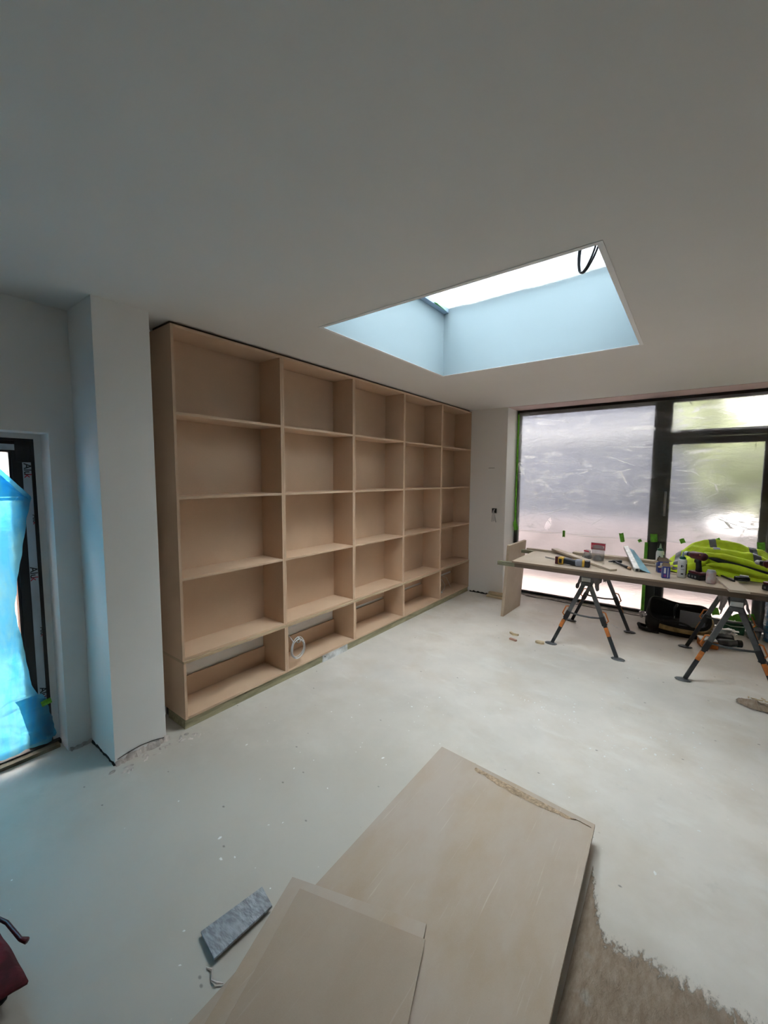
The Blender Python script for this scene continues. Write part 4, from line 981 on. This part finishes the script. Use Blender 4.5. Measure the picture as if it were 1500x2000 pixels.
# clamp / tape tool
cl = thing('bar_clamp', 'small black clamp lying on the strip in front of the jacket', 'clamp', (.355, 4.53, ZB + .019), .1)
bm = bmesh.new(); beam(bm, (-.115, .12, .006), (-.06, -.07, .006), .016, .010); obj('bar', bm, BLACK_PL, cl)
bm = bmesh.new(); cbox(bm, (-.0, .0, .020), (.10, .055, .036), rotm(.2)); obj('body', bm, BLACK_PL, cl, bev=.012)
bm = bmesh.new(); cbox(bm, (.015, .010, .043), (.06, .03, .010), rotm(-.2)); obj('jaw', bm, STEEL, cl, bev=.003)
bm = bmesh.new(); tube(bm, [(-.05, -.01, .01), (-.02, -.035, .012), (.03, -.03, .012)], .008, 6); obj('lever', bm, BLACK_PL, cl, smooth=True)
cl.location.z = ZB + .0195

# hi-vis jacket
jk = thing('hi_vis_jacket', 'crumpled yellow high-visibility jacket with grey bands heaped on the bench', 'jacket', (.02, 4.64, ZB))
JW, JD = .95, .44
def jh(x, y):
    u, v = (x + .22) / JW, y / JD
    e = min(1, max(0, u / .22)) ** .6 * min(1, max(0, (1.0 - u) / .25)) ** .6 * min(1, max(0, v / .20)) ** .55 * min(1, max(0, (1 - v) / .16)) ** .6
    prof = .20 + .075 * math.exp(-((u - .42) / .26) ** 2) - .05 * max(0, u - .7)
    rise = .42 + .58 * min(1, max(0, (v - .05) / .62)) ** 1.1
    folds = .032 * nz(x * 5 + y * 3, y * 9, 1) + .026 * math.sin(y * 34 + x * 5 + 3 * nz(x * 3, y * 3)) * .6 + .010 * nz(x * 16, y * 22, 6)
    return max(0.003, e * (prof * rise + folds))
bm = bmesh.new()
def fj_(u, v):
    x = -.22 + u * JW; y = v * JD; wob = .02 * nz(u * 6, v * 5)
    if v in (0.0,) : y += .015 * nz(u * 9)
    return Vector((x, y + wob * (1 - abs(2 * v - 1)), jh(x, y) + .003))
grid(bm, fj_, 96, 48); obj('fabric', bm, HIVIS, jk, smooth=True)
def band(name, fpos, n=40, w=.05, m=REFLECT):
    bm = bmesh.new()
    def f(u, v):
        (x, y), (tx, ty) = fpos(u); nx, ny = -ty, tx; x += nx * (v - .5) * w; y += ny * (v - .5) * w
        return Vector((x, y, jh(x, y) + .007))
    grid(bm, f, n, 6); return obj(name, bm, m, jk, smooth=True)
band('reflective_band', lambda t: ((.17 - .05 * t, .16 + t * .26), (0, 1)), 30, .05)
band('reflective_band', lambda t: ((-.13 + .02 * t, .02 + t * .36), (0, 1)), 30, .045)
band('reflective_band', lambda t: ((.46 - .04 * t, .10 + t * .30), (0, 1)), 30, .055)
# dark lining opening, then the front flap with its own band
bm = bmesh.new()
def lens(u, v, x0, x1, ya, zc, hh, bow, tilt):
    x = x0 + (x1 - x0) * u; s = math.sin(math.pi * min(1, max(0, u))) ** .7; b = (v - .5) * hh * s
    return Vector((x, ya - .030 * math.sin(math.pi * v) * s - tilt * b, zc(u) + b))
grid(bm, lambda u, v: lens(u, v, .10, .56, .045, lambda t: .165 - .085 * t, .060, 0, -.6), 30, 6); obj('dark_lining', bm, mat('dark_lining_cloth', (.03, .035, .03), .9), jk, smooth=True, solid=.002)
bm = bmesh.new(); grid(bm, lambda u, v: lens(u, v, .09, .60, .020, lambda t: .105 - .055 * t + .012 * math.sin(t * 6), .085, 0, .25), 34, 8); obj('front_flap', bm, HIVIS, jk, smooth=True, solid=.004)
bm = bmesh.new(); tube(bm, [(-.20, .10, .03), (-.08, .055, .045), (.02, .05, .075), (.08, .07, .12), (.10, .12, .17)], [.02, .032, .036, .034, .03], 12); obj('sleeve', bm, HIVIS, jk, smooth=True)
bm = bmesh.new(); tube(bm, [(.08, .10, .19), (.22, .055, .185), (.38, .05, .15), (.52, .06, .10), (.62, .06, .05)], [.018, .028, .030, .028, .02], 12); obj('collar_fold', bm, HIVIS, jk, smooth=True)
bm = bmesh.new(); box(bm, -.16, .50, .04, .12, .0005, .024); obj('dark_underside', bm, mat('dark_lining_cloth', (.03, .035, .03), .9), jk, bev=.008)

# ------------------------------------------------------------------ under the bench
# open tool bag
tb = thing('tool_bag', 'open black and tan tool bag slumped on the floor under the bench', 'bag', (-.075, 5.68, 0), .0)
bm = bmesh.new()
def bagpt(a, v):
    rx, ry = .30, .25; lx = rx * math.copysign(abs(math.cos(a)) ** .75, math.cos(a)); ly = ry * math.copysign(abs(math.sin(a)) ** .75, math.sin(a))
    top = .205 + .05 * max(0, -math.cos(a)) + .055 * max(0, math.sin(a)) - .115 * max(0, -math.sin(a)) ** 1 + .02 * math.sin(3 * a)
    bulge = 1 + .06 * math.sin(math.pi * v) - .05 * v + .02 * nz(a * 2, v * 4)
    return Vector((lx * bulge, ly * bulge, .004 + top * v))
N = 44
def ringgrid(f, nv, name, m, par, smooth=True, solid=0.0, seg=N):
    bm = bmesh.new(); rows = [[bm.verts.new(f(2 * math.pi * k / seg, j / nv)) for k in range(seg)] for j in range(nv + 1)]
    for r0, r1 in zip(rows, rows[1:]):
        for k in range(seg): bm.faces.new((r0[k], r0[(k + 1) % seg], r1[(k + 1) % seg], r1[k]))
    return bm, rows
bm, rows = ringgrid(bagpt, 8, '', None, None); bm.faces.new(rows[0][::-1]); obj('bag_body', bm, BLACK_FAB, tb, smooth=True, solid=.006)
bm, rows = ringgrid(lambda a, v: bagpt(a, .42 + .40 * v) + Vector((math.cos(a), math.sin(a), 0)) * (.008 + .006 * math.sin(math.pi * v)), 4, '', None, None)
for f in [f for f in bm.faces if not (f.calc_center_median().x > -.16)]: bm.faces.remove(f)
obj('tan_panel', bm, TAN_FAB, tb, smooth=True, solid=.004)
bm = bmesh.new(); tube(bm, [bagpt(2 * math.pi * k / 40, 1.0) + Vector((0, 0, .004)) for k in range(40)], .009, 7, closed=True); obj('rim', bm, BLACK_FAB, tb, smooth=True)
bm = bmesh.new(); tube(bm, [(.16 * math.cos(a) - .02, -.235 + .02 * math.sin(a * 3), .07 + .09 * math.sin(a)) for a in (math.pi * k / 12 for k in range(13))], .011, 7); obj('handle', bm, BLACK_FAB, tb, smooth=True)
bm = bmesh.new(); tube(bm, [(-.30, -.16, .02), (-.36, -.20, .045), (-.34, -.26, .03), (-.24, -.28, .015), (-.16, -.275, .02)], .022, 8); obj('strap', bm, BLACK_FAB, tb, smooth=True)
bm = bmesh.new(); tube(bm, [(-.345, -.10, .10), (-.352, -.12, .16), (-.33, -.17, .18), (-.29, -.19, .16)], [.012, .022, .024, .012], 8); obj('clear_wrap', bm, CLEARPL, tb, smooth=True)
bm = bmesh.new(); grid(bm, lambda u, v: Vector((-.30 + .58 * u, -.18 + .36 * v, .05 + .04 * nz(u * 7, v * 7) + .04 * v)), 14, 10); obj('tools_inside', bm, BLACK_FAB, tb)
gp = tag(obj('grey_panel', (lambda b: (cbox(b, (0, 0, 0), (.23, .012, .17), rotm(.05, .03, -.30)), b)[1])(bmesh.new()), GREYPANEL, bev=.002), 'flat blue-grey panel standing in the open tool bag', 'panel'); gp.location = (.055, 5.60, .165)
tc_ = thing('hand_tool', 'black handled tool poking out of the tool bag', 'tool', (-.11, 5.74, .17)); bm = bmesh.new(); tube(bm, [(0, 0, -.03), (.0, .0, .06), (.02, -.02, .115)], [.012, .016, .012], 8); obj('grip', bm, BLACK_PL, tc_, smooth=True)
bm = bmesh.new(); tube(bm, [(0, 0, -.06), (0, 0, -.03)], [.004, .006], 6); obj('shaft', bm, STEEL, tc_)

# crate with sheet metal bits, grinder, green bag, tub, blue drum
mb = thing('metal_offcuts', 'pile of shiny metal brackets and foil between the tool bag and trestle', 'scrap metal', (.325, 5.50, 0))
rnd = random.Random(17)
bm = bmesh.new(); box(bm, -.085, .085, -.075, .075, .0005, .09); obj('tray', bm, BLACK_PL, mb, bev=.02)
for k in range(9):
    bm = bmesh.new(); a = rnd.random() * 3; c = (rnd.uniform(-.03, .04), rnd.uniform(-.05, .05), .100 + .008 * k); cbox(bm, c, (rnd.uniform(.10, .18), rnd.uniform(.015, .05), .004), rotm(a * .4 - .4, rnd.uniform(-.12, .12), rnd.uniform(-.3, .3))); obj('bracket', bm, STEEL if k % 2 else ALU, mb, bev=.001)
bm = bmesh.new(); grid(bm, lambda u, v: Vector((-.09 + .18 * u, -.09 + .14 * v, .125 + .03 * nz(u * 9, v * 9) + .01)), 10, 8); obj('foil', bm, mat('crumpled_foil', (.75, .76, .78), .3, .7), mb)
gr = thing('angle_grinder', 'orange and black power tool lying on floor in front of metal scraps', 'power tool', (.205, 5.29, 0), .25)
bm = bmesh.new(); box(bm, -.09, .06, -.07, .07, .002, .075); obj('guard', bm, ORANGE, gr, bev=.012)
bm = bmesh.new(); box(bm, -.092, .05, -.062, .062, .0755, .092); obj('top_plate', bm, mat('worn_white_plate', (.6, .6, .58), .5, var=.3, vscale=20), gr, bev=.006)
bm = bmesh.new(); tube(bm, [(.062, .02, .05), (.10, .03, .055), (.19, .04, .06), (.24, .04, .062)], [.034, .036, .034, .030], 14); obj('motor', bm, GREY_MET, gr, smooth=True)
bm = bmesh.new(); tube(bm, [(.24, .04, .062), (.275, .042, .062)], [.036, .036], 14); obj('battery_collar', bm, BLACK_PL, gr)
gb = thing('green_box', 'small dark green soft box behind the right trestle', 'box', (.43, 5.958, 0))
bm = bmesh.new(); box(bm, -.085, .085, -.05, .05, .001, .10)
for v in bm.verts: v.co.x *= 1 + .1 * (v.co.z / .1)
bmesh.ops.delete(bm, geom=[f for f in bm.faces if all(v.co.z > .09 for v in f.verts)], context='FACES'); obj('body', bm, GREENBAG, gb, solid=.004)
bm = bmesh.new(); box(bm, -.08, .08, -.045, .045, .06, .075); obj('contents', bm, CARD, gb)
bm = bmesh.new(); tube(bm, [(-.08, -.05, .098), (-.03, -.052, .085), (.03, -.052, .090), (.085, -.05, .098)], .003, 5); obj('string', bm, WHITE_PL, gb)
tu = thing('plastic_tub', 'small clear plastic tub with a dark grey lid by the far glazing', 'tub', (.590, 5.88, 0), .1)
bm, rows = ringgrid(lambda a, v: Vector(((.052 + .010 * v) * math.copysign(abs(math.cos(a)) ** .5, math.cos(a)), (.052 + .010 * v) * math.copysign(abs(math.sin(a)) ** .5, math.sin(a)), .002 + .095 * v)), 3, '', None, None, seg=24)
bm.faces.new(rows[0][::-1]); obj('body', bm, CLEARPL, tu, smooth=True, solid=.002)
bm = bmesh.new(); cbox(bm, (0, 0, .104), (.135, .135, .010), rotm(.0)); obj('lid', bm, mat('grey_lid', (.22, .23, .26), .5), tu, bev=.003)
bm = bmesh.new(); box(bm, -.03, .03, -.03, .03, .006, .05); obj('contents', bm, STEEL, tu, bev=.006)
dr = thing('blue_sack', 'blue plastic-wrapped bundle standing against the door at the right edge', 'sack', (.81, 5.86, 0))
bm, rows = ringgrid(lambda a, v: Vector(((.13 + .012 * nz(a * 2, v * 4)) * math.cos(a) * (1 - .2 * v ** 3), (.11 + .012 * nz(a * 2, v * 4, 3)) * math.sin(a) * (1 - .2 * v ** 3), .002 + .60 * v)), 12, '', None, None, seg=28)
bm.faces.new(rows[0][::-1]); bm.faces.new(rows[-1]); obj('body', bm, BLUEPL, dr, smooth=True)
bm, rows = ringgrid(lambda a, v: Vector(((.145 + .022 * nz(a * 3, v * 5)) * math.cos(a), (.125 + .02 * nz(a * 3, v * 5, 8)) * math.sin(a), .003 + .62 * v)), 14, '', None, None, seg=36)
obj('clear_wrap', bm, FILM_CLEAR, dr, smooth=True)
# long metal track lying along the glazing
tag(B('metal_track', [(.27, .62, 6.00 - .01, 6.00 + .02, .165, .185)], ALU), 'pale metal track lying across the scraps near the glazing', 'track').location.z = 0
bpy.data.objects['metal_track'].location = (.0, -.07, -.045)

# timbers by the far wall, offcuts
tag(B('timber_offcut', [(-2.33, -1.93, 5.545, 5.615, .0005, .038)], PALEWOOD, bev=.002), 'lower pale timber offcut on the floor by the far wall', 'timber')
tag(B('timber_offcut', [(-2.31, -1.95, 5.565, 5.635, .0385, .072)], PALEWOOD, bev=.002), 'upper pale timber offcut stacked by the far wall', 'timber')
def off(label, x, y, rz, poly, h, m=PALEWOOD):
    bm = bmesh.new(); prism(bm, poly, 0.0005, h, rotm(rz)); o = obj('wood_offcut', bm, m, bev=.001); o.location = (x, y, 0); return tag(o, label, 'offcut')
off('small angled wood offcut on the floor, back one of the pair', -1.505, 4.36, -.2, [(-.055, .01), (0, -.02), (.05, .0), (.05, .025), (0, .01), (-.05, .035)], .020)
off('tiny reddish wood offcut on the floor, front one of the pair', -1.455, 4.21, -.25, [(-.04, -.012), (.04, -.012), (.04, .012), (-.04, .012)], .018, mat('reddish_wood', (.36, .20, .14), .7))
off('small rounded wood offcut on the floor left of the near trestle foot', -1.205, 4.30, .1, [(-.045, .0), (-.02, -.02), (.02, -.022), (.045, -.002), (.04, .03), (-.035, .03)], .022)
off('thin grey sliver on the floor near the glazing', -.66, 5.35, -.75, [(-.06, -.008), (.06, -.006), (.06, .006), (-.06, .008)], .004, ALU)

# ------------------------------------------------------------------ sheets in the foreground
def sheet(label, quad, z0, z1, m=MDF_DUSTY, name='mdf_sheet'):
    bm = bmesh.new(); lo_ = [bm.verts.new((x, y, z0)) for x, y in quad]; hi = [bm.verts.new((x, y, z1)) for x, y in quad]
    bm.faces.new(lo_[::-1]); bm.faces.new(hi)
    for i in range(4): bm.faces.new((lo_[i], lo_[(i + 1) % 4], hi[(i + 1) % 4], hi[i]))
    c = Vector((sum(p[0] for p in quad) / 4, sum(p[1] for p in quad) / 4, z0))
    for v in bm.verts: v.co -= c
    o = obj(name, bm, m, bev=.0012); o.location = c; return tag(o, label, 'board')
TT = .0178
xs = [(-1.115, -.262, .0, 2.00), (-1.110, -.243, -.004, 2.03), (-1.125, -.258, -.008, 2.02), (-1.112, -.236, -.002, 2.035)]
LB = ['dusty MDF sheet at the bottom of the foreground stack', 'second lowest dusty MDF sheet in the foreground stack', 'third MDF sheet up in the foreground stack', 'MDF sheet just under the big top sheet, its edge showing at right']
for k, (x0, x1, sk, y1) in enumerate(xs):
    sheet(LB[k], [(x0, .25), (x1 + .005, .25), (x1 - .072 + sk, y1 - .02), (x0 + sk, y1 + .0)], .0008 + k * .018, .0008 + k * .018 + TT, MDF_DUSTY2)
zt0 = .0008 + 4 * .018
sheet('big dusty top sheet of the foreground MDF stack with whitish scuffs', [(-1.118, .25), (-.228, .25), (-.2885, 2.055), (-1.143, 2.108)], zt0, zt0 + TT, MDF_DUSTY)
z2 = zt0 + .0182
sheet('smaller MDF sheet with a pale dusty border lying askew on the big stack', [(-.935, .115), (-.385, .315), (-.690, 1.182), (-1.214, 1.002)], z2, z2 + TT, MDF_DUSTY)
sheet('uppermost small MDF sheet at the bottom of the picture', [(-.875, .14), (-.387, .318), (-.664, 1.132), (-1.150, .985)], z2 + .0182, z2 + .0182 + .006, MDF_DUSTY2)
# sawdust lying on far edge of the big sheet
bm = bmesh.new()
def fd(u, v):
    x = -.90 + .60 * u; y0 = 2.085 - .065 * (x + 1.143) / .855; w = .045 * math.sin(math.pi * min(1, .1 + u)) ** .6 + .012 * nz(u * 14)
    return Vector((x, y0 - v * w, zt0 + TT + .001 + .006 * math.sin(math.pi * v) * (.5 + abs(nz(u * 20, v * 6))) * (1 if 0 < v < 1 else 0)))
grid(bm, fd, 50, 6); tag(obj('sawdust_ridge', bm, mat('golden_sawdust', (.44, .32, .215), .95, var=.35, vscale=60, bump=.8, bscale=160), smooth=True), 'ridge of golden sawdust along the far edge of the top sheet', 'sawdust', kind='stuff')
# grey foil-faced strip
st = tag(obj('foil_strip', (lambda b: (prism(b, [(-.105, -.098), (-.0, -.115 + .02), (.125, .137), (.035, .155)], 0, .012), b)[1])(bmesh.new()), TILE, bev=.001), 'grey foil-faced offcut strip beside the small MDF sheet', 'offcut')
me = st.data
q = [(-1.388, .707), (-1.263, .687), (-1.248, .927), (-1.347, .952)]; cx_ = sum(p[0] for p in q) / 4; cy_ = sum(p[1] for p in q) / 4
bm = bmesh.new(); prism(bm, [(a - cx_, b - cy_) for a, b in q], 0, .010)
for v in bm.verts: v.co.z += .0 + max(0, (v.co.x + .06)) * .05
bmesh.ops.recalc_face_normals(bm, faces=bm.faces[:]); bm.to_mesh(me); bm.free(); st.location = (cx_, cy_, .010)
cbm = bmesh.new(); tube(cbm, [(-1.275, .665, .004), (-1.25, .672, .008), (-1.225, .655, .006), (-1.20, .66, .012), (-1.185, .675, .006)], [.002, .004, .003, .004, .002], 5); tag(obj('torn_sliver', cbm, PLASTERCHIP), 'torn pale sliver of plaster below the foil strip', 'debris')
# sawdust carpet bottom right
bm = bmesh.new()
def sd_(u, v):
    x = -.27 + 1.83 * u; far = 1.72 + .10 * max(0, x) + .035 * nz(x * 5, 1.7) + .012 * nz(x * 22, 3)
    if x < -.17: far += .30 * ((-.17 - x) / .10) ** 1.5
    y = far - (1 - v) ** 1.0 * 1.9
    x += max(0, .030 - .018 * (y - .25)) * (1 - u)
    x = max(x, -.253 - .022 * (y - .25))
    e = min(1, (1 - v) * 14) * min(1, (u) * 30)
    h0 = .014 * max(0, nz(x * 11 + y * 5, y * 7, 12) - .12)
    e *= min(1, .35 + max(0, x + .25) * 12)
    h = .0012 + e * (h0 + .004 + .010 * max(0, nz(x * 6, y * 6)) + .007 * abs(nz(x * 22 + y * 16, y * 9, 3)) + .004 * nz(x * 50, y * 40))
    return Vector((x, y, h if 0 < v < 1 else .0009))
grid(bm, sd_, 170, 170); sdo = obj('sawdust_spread', bm, SAWDUST, smooth=True)
ca = sdo.data.attributes.new('cover', 'FLOAT', 'POINT')
for i_, v_ in enumerate(sdo.data.vertices):
    row = i_ % 171; ca.data[i_].value = min(1.0, (170 - row) / 22.0)
tag(sdo, 'spread of brown sawdust on the floor right of the MDF stack', 'sawdust', kind='stuff')
# small heaps
def heap(name, cx, cy, r, h, label, seed, m=SAWDUST):
    bm = bmesh.new()
    def f(u, v):
        a = u * 2 * math.pi; rr = r * v * (1 + .25 * nz(math.cos(a) * 2 + seed, math.sin(a) * 2)); hh = h * (1 - v) ** 1.3 * (1 + .8 * nz(rr * 30 * math.cos(a), rr * 30 * math.sin(a), seed))
        return Vector((rr * 1.35 * math.cos(a), rr * math.sin(a), max(.0008, hh)))
    grid(bm, f, 36, 12); bmesh.ops.remove_doubles(bm, verts=bm.verts[:], dist=1e-5); o = obj(name, bm, m, smooth=True); o.location = (cx, cy, 0)
    ca = o.data.attributes.new('cover', 'FLOAT', 'POINT')
    for i_, v_ in enumerate(o.data.vertices): ca.data[i_].value = min(1.0, max(0.0, (1.0 - math.hypot(v_.co.x / 1.35, v_.co.y) / r) * 2.2))
    return tag(o, label, 'sawdust', kind='stuff')
heap('sawdust_heap', .47, 4.11, .115, .04, 'small heap of sawdust below the front right trestle leg', 2)
bm = bmesh.new()
for k in range(6):
    rr = random.Random(50 + k); cbox(bm, (.42 + .028 * k, 4.14 - .02 * (k % 3), .058 - .006 * abs(k - 2.5)), (.045, .010, .006), rotm(rr.random() * 3, .2))
tag(obj('wood_splinters', bm, PALEWOOD), 'pale wood splinters on the small sawdust heap', 'splinters', kind='stuff')

# red bag bottom left
rb = thing('red_tool_bag', 'dark red and black bag corner at the lower left edge', 'bag', (-1.822, .125, 0), .1)
bm = bmesh.new()
def rbf(u, v):
    x = -.30 + .46 * u; y = -.20 + .32 * v; e = min(1, u * 6) * min(1, (1 - u) * 5) * min(1, v * 6) * min(1, (1 - v) * 5)
    return Vector((x + .05 * (v - .5), y, .075 + .03 * e ** .5 + .012 * nz(x * 14, y * 14)))
grid(bm, rbf, 24, 18); obj('red_panel', bm, REDFAB, rb, smooth=True, solid=.012)
bm = bmesh.new(); box(bm, -.28, .13, -.17, .09, .001, .062); obj('black_base', bm, BLACK_FAB, rb, bev=.02)
bm = bmesh.new(); tube(bm, [(-.20, .12, .085), (-.08, .145, .095), (.03, .150, .095), (.055, .16, .095)], [.006, .007, .007, .010], 8); obj('strap', bm, MAROON, rb, smooth=True)
